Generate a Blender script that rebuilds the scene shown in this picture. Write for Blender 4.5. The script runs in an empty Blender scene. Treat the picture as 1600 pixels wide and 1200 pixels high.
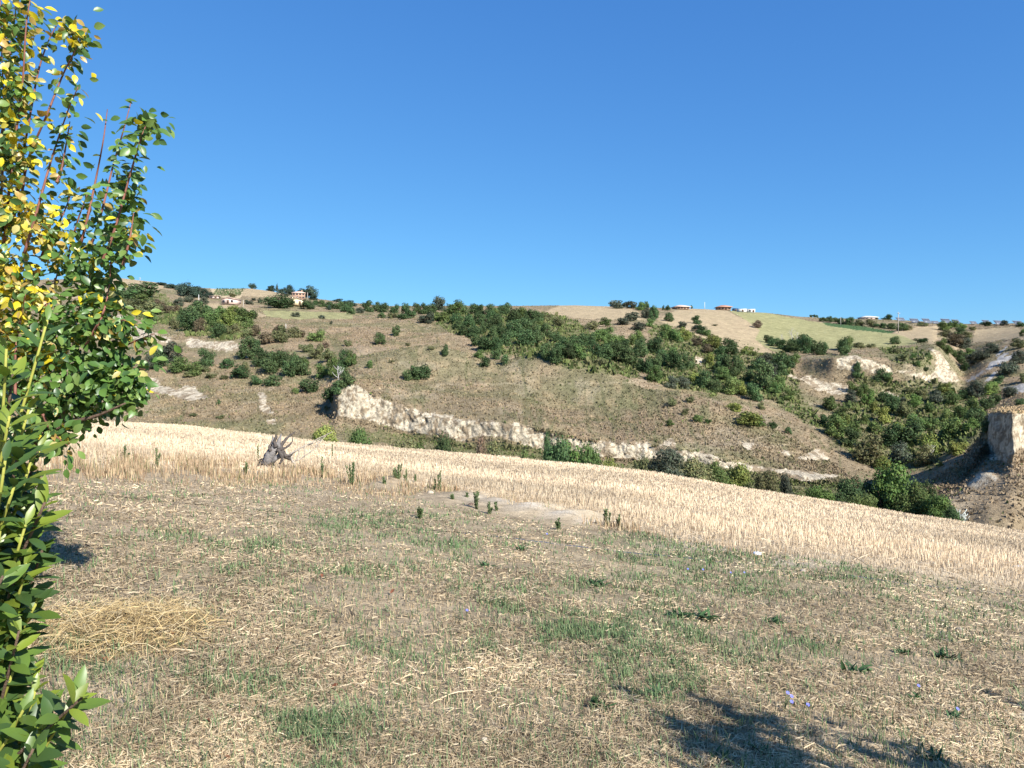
import bpy, math, random
import numpy as np
from mathutils import Vector

# ------------------------------------------------------------------ camera, sky, sun, exposure
S = bpy.context.scene
C = S.collection
R = math.radians
F, HZ, CX, CAMZ = 1150.0, 575.0, 800.0, 1.65       # focal length in photo pixels, eye level row, centre column, eye height

cam_d = bpy.data.cameras.new('camera')
cam_d.sensor_width = 36.0
cam_d.lens = 36.0 * F / 1600.0
cam_d.shift_y = -(600.0 - HZ) / 1600.0
cam_d.clip_start, cam_d.clip_end = 0.05, 6000.0
cam = bpy.data.objects.new('camera', cam_d); C.objects.link(cam)
cam.location = (0, 0, CAMZ); cam.rotation_euler = (R(90), 0, 0)
S.camera = cam

SUN_EL, SUN_AZ = R(34), math.atan2(0.62, -0.78)    # sun behind the camera, to the right
SUN = Vector((math.sin(SUN_AZ) * math.cos(SUN_EL), math.cos(SUN_AZ) * math.cos(SUN_EL), math.sin(SUN_EL)))
W = bpy.data.worlds.new('World'); S.world = W; W.use_nodes = True
nt = W.node_tree; bg = nt.nodes['Background']
sky = nt.nodes.new('ShaderNodeTexSky'); sky.sky_type = 'NISHITA'; sky.sun_disc = False
sky.sun_elevation = SUN_EL; sky.sun_rotation = SUN_AZ
sky.altitude = 0; sky.air_density = 0.7; sky.dust_density = 0.3; sky.ozone_density = 6.0
sp_ = nt.nodes.new('ShaderNodeSeparateColor'); cb_ = nt.nodes.new('ShaderNodeCombineColor'); nt.links.new(sky.outputs[0], sp_.inputs[0])   # clear deep blue of the photograph
for ch, (ex, kk) in enumerate(((0.85, 0.56), (0.70, 1.10), (0.45, 2.15))):
    pw = nt.nodes.new('ShaderNodeMath'); pw.operation = 'POWER'; pw.inputs[1].default_value = ex; ml = nt.nodes.new('ShaderNodeMath'); ml.operation = 'MULTIPLY'; ml.inputs[1].default_value = kk
    nt.links.new(sp_.outputs[ch], pw.inputs[0]); nt.links.new(pw.outputs[0], ml.inputs[0]); nt.links.new(ml.outputs[0], cb_.inputs[ch])
nt.links.new(cb_.outputs[0], bg.inputs[0])
bg.inputs[1].default_value = 0.1
sd = bpy.data.lights.new('sun', 'SUN'); sd.energy = 4.8; sd.angle = R(0.5); sd.color = (1.0, 0.96, 0.90)
so = bpy.data.objects.new('sun', sd); C.objects.link(so)
so.rotation_euler = SUN.to_track_quat('Z', 'Y').to_euler(); so.location = (20, -20, 30)
S.view_settings.view_transform = 'Standard'; S.view_settings.look = 'None'
S.view_settings.exposure = 1.0; S.view_settings.gamma = 1.0
S.cycles.max_bounces = 6; S.cycles.diffuse_bounces = 3; S.cycles.transmission_bounces = 4
S.cycles.transparent_max_bounces = 4; S.cycles.caustics_reflective = False; S.cycles.caustics_refractive = False

rng = np.random.default_rng(11)
random.seed(5)

# ------------------------------------------------------------------ numpy helpers
def _hash(ix, iy, iz, seed):
    h = (ix.astype(np.int64) * 374761393 + iy.astype(np.int64) * 668265263 + iz.astype(np.int64) * 2147483647 + seed * 974711) & 0xFFFFFFFF
    h = ((h ^ (h >> 13)) * 1274126177) & 0xFFFFFFFF
    h = ((h ^ (h >> 16)) * 2246822519) & 0xFFFFFFFF
    return ((h ^ (h >> 15)) & 0xFFFFFF) / float(0xFFFFFF)

def vn2(x, y, seed=0):
    x = np.asarray(x, float); y = np.asarray(y, float)
    ix, iy = np.floor(x), np.floor(y); fx, fy = x - ix, y - iy
    fx = fx * fx * (3 - 2 * fx); fy = fy * fy * (3 - 2 * fy); z = np.zeros_like(ix)
    a = _hash(ix, iy, z, seed); b = _hash(ix + 1, iy, z, seed); c = _hash(ix, iy + 1, z, seed); d = _hash(ix + 1, iy + 1, z, seed)
    return (a * (1 - fx) + b * fx) * (1 - fy) + (c * (1 - fx) + d * fx) * fy

def fbm(x, y, seed=0, octv=4, gain=0.5):
    s = 0; a = 1; n = 0
    for k in range(octv):
        s = s + a * vn2(x * 2 ** k + 17.3 * k, y * 2 ** k - 9.1 * k, seed + k); n += a; a *= gain
    return s / n                                                # 0..1

def sm(a, b, x):
    t = np.clip((np.asarray(x, float) - a) / (b - a), 0, 1); return t * t * (3 - 2 * t)

def inpoly(px, py, poly):
    ins = np.zeros(px.shape, bool); n = len(poly)
    for i in range(n):
        x0, y0 = poly[i]; x1, y1 = poly[(i + 1) % n]
        if y0 == y1: continue
        c = ((y0 > py) != (y1 > py)) & (px < (x1 - x0) * (py - y0) / (y1 - y0) + x0)
        ins ^= c
    return ins

def mesh_obj(name, V, faces, mats, col=None, parent=None, smooth=False, matidx=None, link=True):
    """faces: list of (n,3) / (n,4) integer arrays"""
    me = bpy.data.meshes.new(name)
    faces = [np.asarray(f, np.int32) for f in faces if len(f)]
    V = np.asarray(V, np.float32)
    me.vertices.add(len(V)); me.vertices.foreach_set('co', V.ravel())
    nl = sum(f.size for f in faces); npol = sum(len(f) for f in faces)
    me.loops.add(nl); me.polygons.add(npol)
    me.loops.foreach_set('vertex_index', np.concatenate([f.ravel() for f in faces]))
    tot = np.concatenate([np.full(len(f), f.shape[1], np.int32) for f in faces])
    st = np.concatenate([[0], np.cumsum(tot)[:-1]]).astype(np.int32)
    me.polygons.foreach_set('loop_start', st)
    me.polygons.foreach_set('loop_total', tot)
    if smooth: me.polygons.foreach_set('use_smooth', np.ones(npol, bool))
    if matidx is not None: me.polygons.foreach_set('material_index', np.asarray(matidx, np.int32))
    for m in (mats if isinstance(mats, (list, tuple)) else [mats]): me.materials.append(m)
    if col is not None:
        a = me.color_attributes.new('Col', 'FLOAT_COLOR', 'POINT')
        col = np.asarray(col, np.float32)
        c4 = np.ones((len(V), 4), np.float32); c4[:, :3] = col
        a.data.foreach_set('color', c4.ravel())
    me.update(calc_edges=True); me.validate()
    if not link: return me
    o = bpy.data.objects.new(name, me); C.objects.link(o)
    if parent: o.parent = parent
    return o

class MB:
    """collects pieces of one part"""
    def __init__(s): s.v, s.q, s.t, s.c, s.n = [], [], [], [], 0
    def add(s, V, q=None, t=None, col=(1, 1, 1)):
        V = np.asarray(V, float).reshape(-1, 3); 
        if q is not None and len(q): s.q.append(np.asarray(q, np.int64) + s.n)
        if t is not None and len(t): s.t.append(np.asarray(t, np.int64) + s.n)
        c = np.asarray(col, float)
        s.c.append(np.broadcast_to(c, (len(V), 3)) if c.ndim == 1 else c)
        s.v.append(V); s.n += len(V); return s
    def box(s, lo, hi, col=(1, 1, 1)):
        x0, y0, z0 = lo; x1, y1, z1 = hi
        V = [(x0, y0, z0), (x1, y0, z0), (x1, y1, z0), (x0, y1, z0), (x0, y0, z1), (x1, y0, z1), (x1, y1, z1), (x0, y1, z1)]
        return s.add(V, [(0, 3, 2, 1), (4, 5, 6, 7), (0, 1, 5, 4), (1, 2, 6, 5), (2, 3, 7, 6), (3, 0, 4, 7)], None, col)
    def tube(s, P, r, n=7, col=(1, 1, 1), rough=0.0, cap=True):
        P = np.asarray(P, float); m = len(P); r = np.broadcast_to(np.asarray(r, float), (m,)) if np.ndim(r) == 0 else np.interp(np.linspace(0, 1, m), np.linspace(0, 1, len(r)), r)
        T = np.gradient(P, axis=0); T /= np.linalg.norm(T, axis=1)[:, None] + 1e-9
        up = np.array([0.31, 0.17, 0.93]) if abs(T[0, 2]) < 0.9 else np.array([0.9, 0.3, 0.1])
        V = []
        for i in range(m):
            a = np.cross(T[i], up); a /= np.linalg.norm(a) + 1e-9; b = np.cross(T[i], a); up = np.cross(a, T[i]) if False else up
            for k in range(n):
                th = 2 * math.pi * k / n
                rr = r[i] * (1 + rough * (rng.random() - 0.5) * 2)
                V.append(P[i] + rr * (math.cos(th) * a + math.sin(th) * b))
        q = [(i * n + k, i * n + (k + 1) % n, (i + 1) * n + (k + 1) % n, (i + 1) * n + k) for i in range(m - 1) for k in range(n)]
        t = []
        if cap:
            V.append(P[0]); V.append(P[-1]); a0, a1 = len(V) - 2, len(V) - 1
            t = [(a0, (k + 1) % n, k) for k in range(n)] + [(a1, (m - 1) * n + k, (m - 1) * n + (k + 1) % n) for k in range(n)]
        return s.add(V, q, t, col)
    def build(s, name, mats, parent=None, smooth=False, link=True):
        V = np.concatenate(s.v); col = np.concatenate(s.c)
        fs = []
        if s.q: fs.append(np.concatenate(s.q))
        if s.t: fs.append(np.concatenate(s.t))
        return mesh_obj(name, V, fs, mats, col, parent, smooth, link=link)

def curve_pts(P, n):
    """smooth polyline through points"""
    P = np.asarray(P, float); m = len(P)
    if m == 2: return P[0] + (P[1] - P[0]) * np.linspace(0, 1, n)[:, None]
    Q = np.vstack([2 * P[0] - P[1], P, 2 * P[-1] - P[-2]]); out = []
    for t in np.linspace(0, m - 1, n):
        i = min(int(t), m - 2); f = t - i; a, b, c, d = Q[i], Q[i + 1], Q[i + 2], Q[i + 3]
        out.append(0.5 * (2 * b + (c - a) * f + (2 * a - 5 * b + 4 * c - d) * f ** 2 + (-a + 3 * b - 3 * c + d) * f ** 3))
    return np.array(out)

# ------------------------------------------------------------------ naming helpers
def tag(o, label=None, cat=None, group=None, kind=None):
    if label: o['label'] = label
    if cat: o['category'] = cat
    if group: o['group'] = group
    if kind: o['kind'] = kind
    return o
def empty(name, loc, rz=0.0):
    o = bpy.data.objects.new(name, None); C.objects.link(o); o.location = loc; o.rotation_euler = (0, 0, rz); o.empty_display_size = 0.3
    return o

# ------------------------------------------------------------------ materials
def mat(name, base=(0.5, 0.5, 0.5), rough=0.8, attr=False, transl=0.0, noise=None, objvar=0.0, spec=0.2, bump=None, tcol=None):
    m = bpy.data.materials.new(name); m.use_nodes = True; n = m.node_tree; L = n.links
    p = n.nodes['Principled BSDF']; out = n.nodes['Material Output']
    p.inputs['Roughness'].default_value = rough; p.inputs['Specular IOR Level'].default_value = spec
    if attr:
        a = n.nodes.new('ShaderNodeVertexColor'); a.layer_name = 'Col'; cs = a.outputs['Color']
        if base != (1, 1, 1):
            mx = n.nodes.new('ShaderNodeMix'); mx.data_type = 'RGBA'; mx.blend_type = 'MULTIPLY'; mx.inputs[0].default_value = 1
            L.new(cs, mx.inputs[6]); mx.inputs[7].default_value = (*base, 1); cs = mx.outputs[2]
    else:
        c = n.nodes.new('ShaderNodeRGB'); c.outputs[0].default_value = (*base, 1); cs = c.outputs[0]
    tc = n.nodes.new('ShaderNodeTexCoord')
    for (scale, lo, hi) in (noise or []):
        nz = n.nodes.new('ShaderNodeTexNoise'); nz.inputs['Scale'].default_value = scale; nz.inputs['Detail'].default_value = 4; nz.inputs['Roughness'].default_value = 0.65
        L.new(tc.outputs['Object'], nz.inputs['Vector'])
        mr = n.nodes.new('ShaderNodeMapRange'); mr.inputs[1].default_value = 0.3; mr.inputs[2].default_value = 0.7; mr.inputs[3].default_value = lo; mr.inputs[4].default_value = hi
        L.new(nz.outputs[0], mr.inputs[0])
        mx = n.nodes.new('ShaderNodeVectorMath'); mx.operation = 'SCALE'
        L.new(cs, mx.inputs[0]); L.new(mr.outputs[0], mx.inputs['Scale']); cs = mx.outputs[0]
    if objvar:
        oi = n.nodes.new('ShaderNodeObjectInfo'); h = n.nodes.new('ShaderNodeHueSaturation')
        a = n.nodes.new('ShaderNodeMapRange'); a.inputs[3].default_value = 1 - objvar; a.inputs[4].default_value = 1 + objvar
        b = n.nodes.new('ShaderNodeMapRange'); b.inputs[3].default_value = 0.5 - objvar * 0.06; b.inputs[4].default_value = 0.5 + objvar * 0.06
        w = n.nodes.new('ShaderNodeMath'); w.operation = 'FRACT'; w2 = n.nodes.new('ShaderNodeMath'); w2.operation = 'MULTIPLY'; w2.inputs[1].default_value = 7.31
        L.new(oi.outputs['Random'], a.inputs[0]); L.new(oi.outputs['Random'], w2.inputs[0]); L.new(w2.outputs[0], w.inputs[0]); L.new(w.outputs[0], b.inputs[0])
        L.new(a.outputs[0], h.inputs['Value']); L.new(b.outputs[0], h.inputs['Hue']); L.new(cs, h.inputs['Color']); cs = h.outputs[0]
    L.new(cs, p.inputs['Base Color'])
    if bump:
        prev = None
        for (scale, dist) in bump:
            nz = n.nodes.new('ShaderNodeTexNoise'); nz.inputs['Scale'].default_value = scale; nz.inputs['Detail'].default_value = 5; nz.inputs['Roughness'].default_value = 0.7
            L.new(tc.outputs['Object'], nz.inputs['Vector'])
            bm = n.nodes.new('ShaderNodeBump'); bm.inputs['Strength'].default_value = 1.0; bm.inputs['Distance'].default_value = dist
            L.new(nz.outputs[0], bm.inputs['Height'])
            if prev: L.new(prev.outputs[0], bm.inputs['Normal'])
            prev = bm
        L.new(prev.outputs[0], p.inputs['Normal'])
    if transl:
        t = n.nodes.new('ShaderNodeBsdfTranslucent'); ms = n.nodes.new('ShaderNodeMixShader'); ms.inputs[0].default_value = transl
        if tcol:
            mx = n.nodes.new('ShaderNodeMix'); mx.data_type = 'RGBA'; mx.blend_type = 'MULTIPLY'; mx.inputs[0].default_value = 1
            L.new(cs, mx.inputs[6]); mx.inputs[7].default_value = (*tcol, 1); L.new(mx.outputs[2], t.inputs[0])
        else: L.new(cs, t.inputs[0])
        L.new(p.outputs[0], ms.inputs[1]); L.new(t.outputs[0], ms.inputs[2]); L.new(ms.outputs[0], out.inputs[0])
    return m

M = {}
M['hill'] = mat('hillside_soil_and_grass', (1, 1, 1), 0.95, attr=True, noise=[(0.35, 0.78, 1.2), (1.6, 0.72, 1.26)], spec=0.05, bump=[(0.9, 0.5), (3.0, 0.2)])
M['soil'] = mat('meadow_soil', (1, 1, 1), 0.95, attr=True, noise=[(3.0, 0.75, 1.2), (25.0, 0.6, 1.35)], spec=0.05, bump=[(14.0, 0.03), (60, 0.01)])
M['stub'] = mat('stubble_soil', (1, 1, 1), 0.95, attr=True, noise=[(2.0, 0.85, 1.15), (12.0, 0.75, 1.25)], spec=0.05, bump=[(8.0, 0.05)])
M['blade'] = mat('dry_blades', (1, 1, 1), 0.75, attr=True, transl=0.25, spec=0.15)
M['tuft'] = mat('hill_tufts', (1, 1, 1), 0.9, attr=True, transl=0.15, spec=0.05)
M['bark'] = mat('brown_bark', (0.13, 0.085, 0.06), 0.85, noise=[(30, 0.6, 1.3)], bump=[(40, 0.01)])
M['shoot'] = mat('red_brown_shoot', (0.20, 0.085, 0.06), 0.6, noise=[(20, 0.7, 1.3)])
M['gshoot'] = mat('yellow_green_stem', (0.30, 0.30, 0.06), 0.6, noise=[(20, 0.8, 1.2)])
M['deadwood'] = mat('weathered_grey_wood', (1, 1, 1), 0.9, attr=True, noise=[(6, 0.6, 1.3), (30, 0.6, 1.3)], bump=[(25, 0.03)])
M['leaf'] = mat('leaf_blade', (1, 1, 1), 0.38, attr=True, transl=0.28, spec=0.45, tcol=(1.5, 1.35, 0.5))
M['weed'] = mat('weed_leaf', (1, 1, 1), 0.6, attr=True, transl=0.2, spec=0.25)
M['stone'] = mat('pale_stone', (0.42, 0.36, 0.28), 0.9, noise=[(12, 0.7, 1.25)], bump=[(20, 0.02)])
M['white_litter'] = mat('white_plastic', (0.75, 0.77, 0.8), 0.4)
M['petal'] = mat('blue_petal', (0.20, 0.22, 0.75), 0.6, transl=0.2)
M['deadleaf'] = mat('rusty_dead_leaf', (0.17, 0.065, 0.035), 0.7, noise=[(40, 0.6, 1.4)])
M['wall_cream'] = mat('cream_render', (0.72, 0.58, 0.36), 0.9, noise=[(1.2, 0.9, 1.08)])
M['wall_brown'] = mat('brown_render', (0.36, 0.24, 0.17), 0.9, noise=[(1.2, 0.8, 1.15)])
M['wall_pink'] = mat('pale_pink_render', (0.62, 0.47, 0.40), 0.9, noise=[(1.0, 0.85, 1.1)])
M['wall_white'] = mat('white_sheet', (0.60, 0.59, 0.56), 0.7, noise=[(1.0, 0.92, 1.05)])
M['wall_blue'] = mat('blue_sheet', (0.04, 0.10, 0.22), 0.6)
M['roof'] = mat('clay_tile_roof', (0.40, 0.22, 0.15), 0.85, noise=[(2.0, 0.75, 1.25)])
M['roof_pale'] = mat('pale_tile_roof', (0.55, 0.40, 0.32), 0.85, noise=[(2.0, 0.8, 1.2)])
M['glass'] = mat('dark_window', (0.03, 0.035, 0.045), 0.2, spec=0.5)
M['timber'] = mat('grey_pole_timber', (0.40, 0.36, 0.31), 0.85, noise=[(4, 0.8, 1.2)])
M['metal'] = mat('galvanised_metal', (0.35, 0.36, 0.38), 0.45)
M['pv'] = mat('solar_cells', (0.07, 0.085, 0.12), 0.35, spec=0.4)

# ------------------------------------------------------------------ the land: feature lines of the terrain
# every line is (photo column -> distance y in metres, row); the surface is lofted through them in real space
A_, B_ = -0.11, -0.10
def plane(x, y): return CAMZ - 1.65 + A_ * x + B_ * y
EDGE = np.array([(-900, 652), (0, 658), (200, 661), (300, 667), (400, 679), (500, 692), (560, 697), (620, 702), (700, 708), (800, 717), (900, 726),
                 (1000, 737), (1100, 753), (1200, 770), (1300, 786), (1400, 802), (1500, 817), (1600, 833), (2500, 965)], float)
YE = 60.0
def rows_to_z(py, y): return CAMZ - (np.asarray(py, float) - HZ) / F * y
def edge_row(px): return np.interp(px, EDGE[:, 0], EDGE[:, 1])
def edge_corr(u):
    k = np.array([-2, -1, 0, 1, 2]) * 25.0; px = CX + F * u
    e = sum(edge_row(px + d) for d in k) / 5
    return rows_to_z(e, YE) - plane(u * YE, YE)
def ground(x, y):
    x = np.asarray(x, float); y = np.asarray(y, float)
    u = x / np.maximum(y, 1.0)
    z = plane(x, y) + edge_corr(u) * sm(12.5, YE + 6, y) * np.where(y > 12.5, 1, 0)
    return z + (fbm(x * 0.5, y * 0.5, 3, 3) - 0.5) * 0.10 * sm(0, 3, np.abs(y) + np.abs(x)) + (fbm(x * 2.2, y * 2.2, 8, 3) - 0.5) * 0.045
def ground_at(px, py):
    """ground point seen at a photo pixel (meadow and field)"""
    u = (px - CX) / F; vd = (py - HZ) / F
    y = 1.65 / np.maximum(vd - (-A_) * u - (-B_), 0.02); y = np.clip(y, 1.5, YE)
    for _ in range(25):
        z = ground(u * y, y); f = (CAMZ - z) / y - vd
        y = np.clip(y * (1 + np.clip(f / np.maximum(vd - 0.02, 0.03), -0.15, 0.15)), 1.5, YE)
    return np.stack([u * y, y, ground(u * y, y)], -1)

def L(s):
    a = [[float(v) for v in t.split(',')] for t in s.split()]; return np.array(a)
# px, y, row
K4 = L('-900,150,665 0,150,670 200,150,672 400,150,690 530,140,705 700,130,720 900,124,738 1100,118,766 1200,116,784 1300,112,800 1360,106,812 1450,107,802 1500,111,772 1535,116,744 1545,116,740 1580,107,762 1600,107,768 2500,112,965')
K5 = L('-900,165,650 0,165,652 200,165,652 400,165,654 515,163,656 527,158,658 600,156,672 640,153,684 700,147,697 850,140,708 950,137,716 1050,133,738 1150,130,750 1230,128,756 1310,124,762 1360,120,806 1440,116,800 1500,122,756 1535,146,716 1545,147,710 1580,116,724 1600,118,722 1640,122,720 2500,130,760')
K6 = L('-900,178,620 0,178,622 200,178,622 400,178,624 517,177,625 527,163,600 545,162,596 580,161,612 620,159,628 690,151,652 800,143,664 850,141.5,670 950,138.5,692 1050,135.5,696 1080,133.5,708 1150,131.5,724 1230,130,738 1310,126,752 1360,124,800 1440,121,780 1500,127,742 1535,150,690 1545,149,652 1580,117,644 1600,118.5,640 1640,122.5,638 2500,131,640')
K7 = L('-900,200,598 0,200,598 200,200,598 400,200,600 500,195,600 560,182,586 700,182,598 800,178,606 900,172,630 1000,164,648 1100,156,664 1200,150,692 1280,142,726 1330,134,750 1360,128,796 1440,124,768 1500,132,732 1535,152,684 1545,152,646 1580,132,640 1600,134,637 2500,145,636')
K8 = L('-900,215,570 0,215,570 200,215,570 400,215,572 500,212,570 560,206,560 620,205,545 680,205,538 740,205,552 780,200,566 830,200,550 880,198,548 930,192,566 1000,182,606 1060,176,612 1100,172,624 1200,162,668 1270,154,704 1330,142,746 1360,134,792 1440,128,760 1500,138,724 1535,156,680 1545,158,642 1580,150,637 1600,150,635 2500,160,634')
K9 = L('-900,235,549 0,235,549 200,235,549 400,235,550 500,232,550 560,222,556 620,225,556 740,225,566 830,220,572 930,212,590 1000,200,640 1100,190,662 1200,180,705 1300,172,748 1400,160,780 1500,160,752 1545,180,700 1600,180,665 2500,200,650')
K10 = L('-900,250,531 0,250,531 200,250,531 400,250,532 500,248,536 560,240,540 620,245,543 740,245,555 830,240,556 930,232,570 1000,222,608 1100,212,640 1200,202,672 1300,195,710 1400,190,735 1450,185,728 1500,182,705 1545,200,655 1600,210,630 2500,230,620')
K11 = L('-900,275,515 0,275,515 200,275,516 400,275,518 500,275,522 600,275,525 700,280,520 800,280,525 900,272,545 1000,262,575 1100,255,600 1200,248,622 1300,240,640 1400,236,650 1500,232,650 1560,236,632 1600,240,612 2500,260,600')
K12 = L('-900,310,496 0,310,496 200,310,496 300,310,501 400,310,504 500,310,508 600,310,508 700,315,505 800,315,508 900,305,520 1000,295,545 1100,285,570 1200,280,584 1250,276,592 1300,270,598 1340,268,600 1400,265,604 1440,263,608 1485,262,600 1505,280,600 1540,280,580 1600,285,560 2500,300,550')
K12b = L('-900,360,484 0,360,484 200,360,482 300,360,490 400,360,492 500,360,498 600,350,498 700,350,494 800,350,496 900,340,506 1000,330,520 1100,310,545 1200,300,558 1250,295,562 1300,274,560 1340,271,562 1400,270,570 1440,272,560 1460,285,545 1505,330,572 1540,330,548 1600,330,528 2500,340,530')
K13 = L('-900,430,472 0,430,470 200,420,468 300,420,478 400,420,481 500,420,489 600,410,490 700,410,487 800,410,488 900,390,496 1000,370,506 1100,360,525 1150,350,536 1200,345,546 1250,345,548 1300,345,548 1400,360,540 1460,365,532 1500,390,540 1540,390,530 1600,385,516 2500,390,518')
K14 = L('-900,600,450 0,600,440 180,600,434 240,600,441 300,600,450 345,600,452 390,600,451 420,600,455 480,600,466 540,600,473 600,590,480 700,590,480 800,590,480 900,580,478 1000,570,481 1060,560,482 1100,560,483 1150,560,486 1200,560,489 1250,560,495 1300,560,497 1400,540,500 1500,520,506 1600,500,507 2500,520,505')
K3 = np.stack([K4[:, 0], np.full(len(K4), 98.0), np.zeros(len(K4))], 1)

pxs = np.unique(np.concatenate([np.arange(-820, -60, 7.0), np.arange(-60, 1660, 1.7), np.arange(1660, 2420, 7.0)]))
NC = len(pxs); U = (pxs - CX) / F
def smooth_cols(a, w):
    k = np.hanning(2 * w + 3)[1:-1]; k /= k.sum(); p = np.pad(a, (w, w), 'edge'); return np.convolve(p, k, 'valid')
def line(K, w=9):
    return smooth_cols(np.interp(pxs, K[:, 0], K[:, 1]), w), smooth_cols(np.interp(pxs, K[:, 0], K[:, 2]), w)
feats = []
ey = np.full(NC, YE); er = edge_row(pxs); er = smooth_cols(er, 30); ez = ground(U * YE, ey)
feats.append((ey, ez))
y4, r4 = line(K4)
z3 = np.minimum(ez - 10 + 4 * sm(1380, 1480, pxs), rows_to_z(r4, y4) - 5)
feats.append((np.full(NC, 66.0), ez - 1.9)); feats.append((np.full(NC, 80.0), np.minimum(ez * 0.5 + z3 * 0.5, ez - 5.5))); feats.append((np.full(NC, 96.0), z3))
for K, w in ((K4, 9), (K5, 2), (K6, 2), (K7, 6), (K8, 8), (K9, 9), (K10, 9), (K11, 9), (K12, 5), (K12b, 5), (K13, 8), (K14, 5)):
    y, r = line(K, w); feats.append((y, rows_to_z(r, y)))
feats.append((feats[-1][0] + 120, feats[-1][1] - 6)); feats.append((feats[-1][0] + 900, feats[-1][1] - 120))
SEG = [4, 10, 8, 14, 22, 34, 40, 30, 10, 10, 46, 40, 36, 36, 60, 6, 4]
FY = np.stack([f[0] for f in feats]); FZ = np.stack([f[1] for f in feats])      # nfeat, NC
YY, ZZ = [], []
for s, n in enumerate(SEG):
    for j in range(n + (1 if s == len(SEG) - 1 else 0)):
        t = j / n
        i0, i1, i2, i3 = max(s - 1, 0), s, s + 1, min(s + 2, len(FY) - 1)
        yy = FY[i1] + (FY[i2] - FY[i1]) * t
        d = np.maximum(FY[i2] - FY[i1], 1e-3)
        m1 = (FZ[i2] - FZ[i0]) / np.maximum(FY[i2] - FY[i0], 1e-3); m2 = (FZ[i3] - FZ[i1]) / np.maximum(FY[i3] - FY[i1], 1e-3)
        sl = (FZ[i2] - FZ[i1]) / d
        lim = 2.0 * np.abs(sl)
        m1 = np.where(m1 * sl > 0, np.clip(m1, -lim, lim), 0.0); m2 = np.where(m2 * sl > 0, np.clip(m2, -lim, lim), 0.0)
        h = (2 * t ** 3 - 3 * t ** 2 + 1) * FZ[i1] + (t ** 3 - 2 * t ** 2 + t) * d * m1 + (-2 * t ** 3 + 3 * t ** 2) * FZ[i2] + (t ** 3 - t ** 2) * d * m2
        YY.append(yy); ZZ.append(h)
YY = np.array(YY); ZZ = np.array(ZZ); NR = len(YY)
XX = YY * U[None, :]
PX = np.broadcast_to(pxs[None, :], YY.shape); PY0 = HZ + (CAMZ - ZZ) / YY * F

def tr(ox, oy, k): return lambda pts: [(ox + k * a, oy + k * b) for a, b in pts]
T1, T2, T3, T4, T5 = tr(160, 420, .2625), tr(540, 400, .3125), tr(1000, 440, .2), tr(1280, 440, .2), tr(1000, 600, .375)
T2a, T2b = tr(540, 460, .15625), tr(760, 460, .16875)
CLAY = [T1([(60, 262), (150, 300), (250, 355), (310, 380), (420, 415), (415, 440), (250, 440), (150, 405)]),
        T1([(485, 425), (560, 408), (660, 438), (720, 428), (830, 448), (800, 488), (700, 492), (640, 478), (500, 470)]),
        T1([(180, 690), (250, 648), (340, 640), (350, 690), (440, 720), (490, 690), (560, 700), (580, 735), (650, 768), (500, 790), (440, 760), (340, 740), (230, 752), (180, 740)]),
        T1([(935, 740), (970, 745), (1000, 830), (1022, 862), (980, 872), (930, 832)]), T1([(975, 895), (1040, 892), (1035, 930), (985, 925)]),
        T2([(-42, 800), (-40, 700), (-25, 640), (20, 628), (60, 650), (120, 690), (200, 720), (270, 745), (400, 775), (560, 805), (700, 825), (850, 842), (980, 875), (990, 955), (960, 965), (870, 935), (780, 915), (640, 895), (560, 925), (480, 895), (430, 890), (390, 890), (240, 862), (130, 830), (40, 812)]),
        T5([(-20, 240), (40, 240), (60, 262), (130, 222), (160, 270), (280, 290), (350, 320), (470, 332), (600, 352), (840, 380), (820, 396), (690, 408), (560, 362), (330, 352), (200, 318), (80, 312), (-20, 310)]),
        [(846, 672), (880, 684), (930, 690), (1000, 694), (1000, 716), (940, 712), (890, 706), (846, 700)],
        T5([(655, 305), (740, 268), (800, 322), (720, 318)]), T5([(420, 248), (470, 245), (480, 270), (440, 272)]), T5([(580, 275), (620, 275), (625, 300), (590, 298)]),
        T3([(1130, 735), (1180, 720), (1250, 762), (1330, 728), (1450, 800), (1620, 818), (1620, 880), (1450, 862), (1280, 790)]), T3([(430, 590), (490, 600), (485, 660), (430, 645)]),
        T4([(135, 610), (200, 585), (300, 588), (430, 622), (560, 668), (572, 712), (470, 722), (380, 720), (250, 692), (140, 672)]),
        T4([(605, 685), (720, 700), (800, 720), (880, 722), (900, 640), (925, 590), (850, 520), (870, 515), (955, 560), (1060, 715), (1092, 782), (980, 797), (850, 772), (740, 742), (620, 702)]),
        T4([(-10, 770), (100, 790), (220, 822), (230, 884), (100, 870), (-10, 850)]), T4([(500, 835), (560, 860), (630, 890), (620, 905), (540, 880)]),
        T4([(1325, 1030), (1560, 1030), (1700, 1040), (1700, 1300), (1560, 1300), (1480, 1400), (1330, 1390)]),
        T5([(1360, 425), (1400, 375), (1480, 350), (1495, 385), (1470, 425), (1400, 435)])]
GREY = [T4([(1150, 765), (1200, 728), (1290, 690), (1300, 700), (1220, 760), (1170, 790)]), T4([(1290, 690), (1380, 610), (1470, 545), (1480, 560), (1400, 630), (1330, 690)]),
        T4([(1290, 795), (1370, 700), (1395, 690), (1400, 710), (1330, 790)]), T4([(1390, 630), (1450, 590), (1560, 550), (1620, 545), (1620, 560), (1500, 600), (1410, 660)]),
        T4([(1440, 830), (1560, 800), (1640, 810), (1640, 860), (1520, 870)]), T4([(1380, 575), (1460, 500), (1475, 505), (1400, 590)])]
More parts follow.
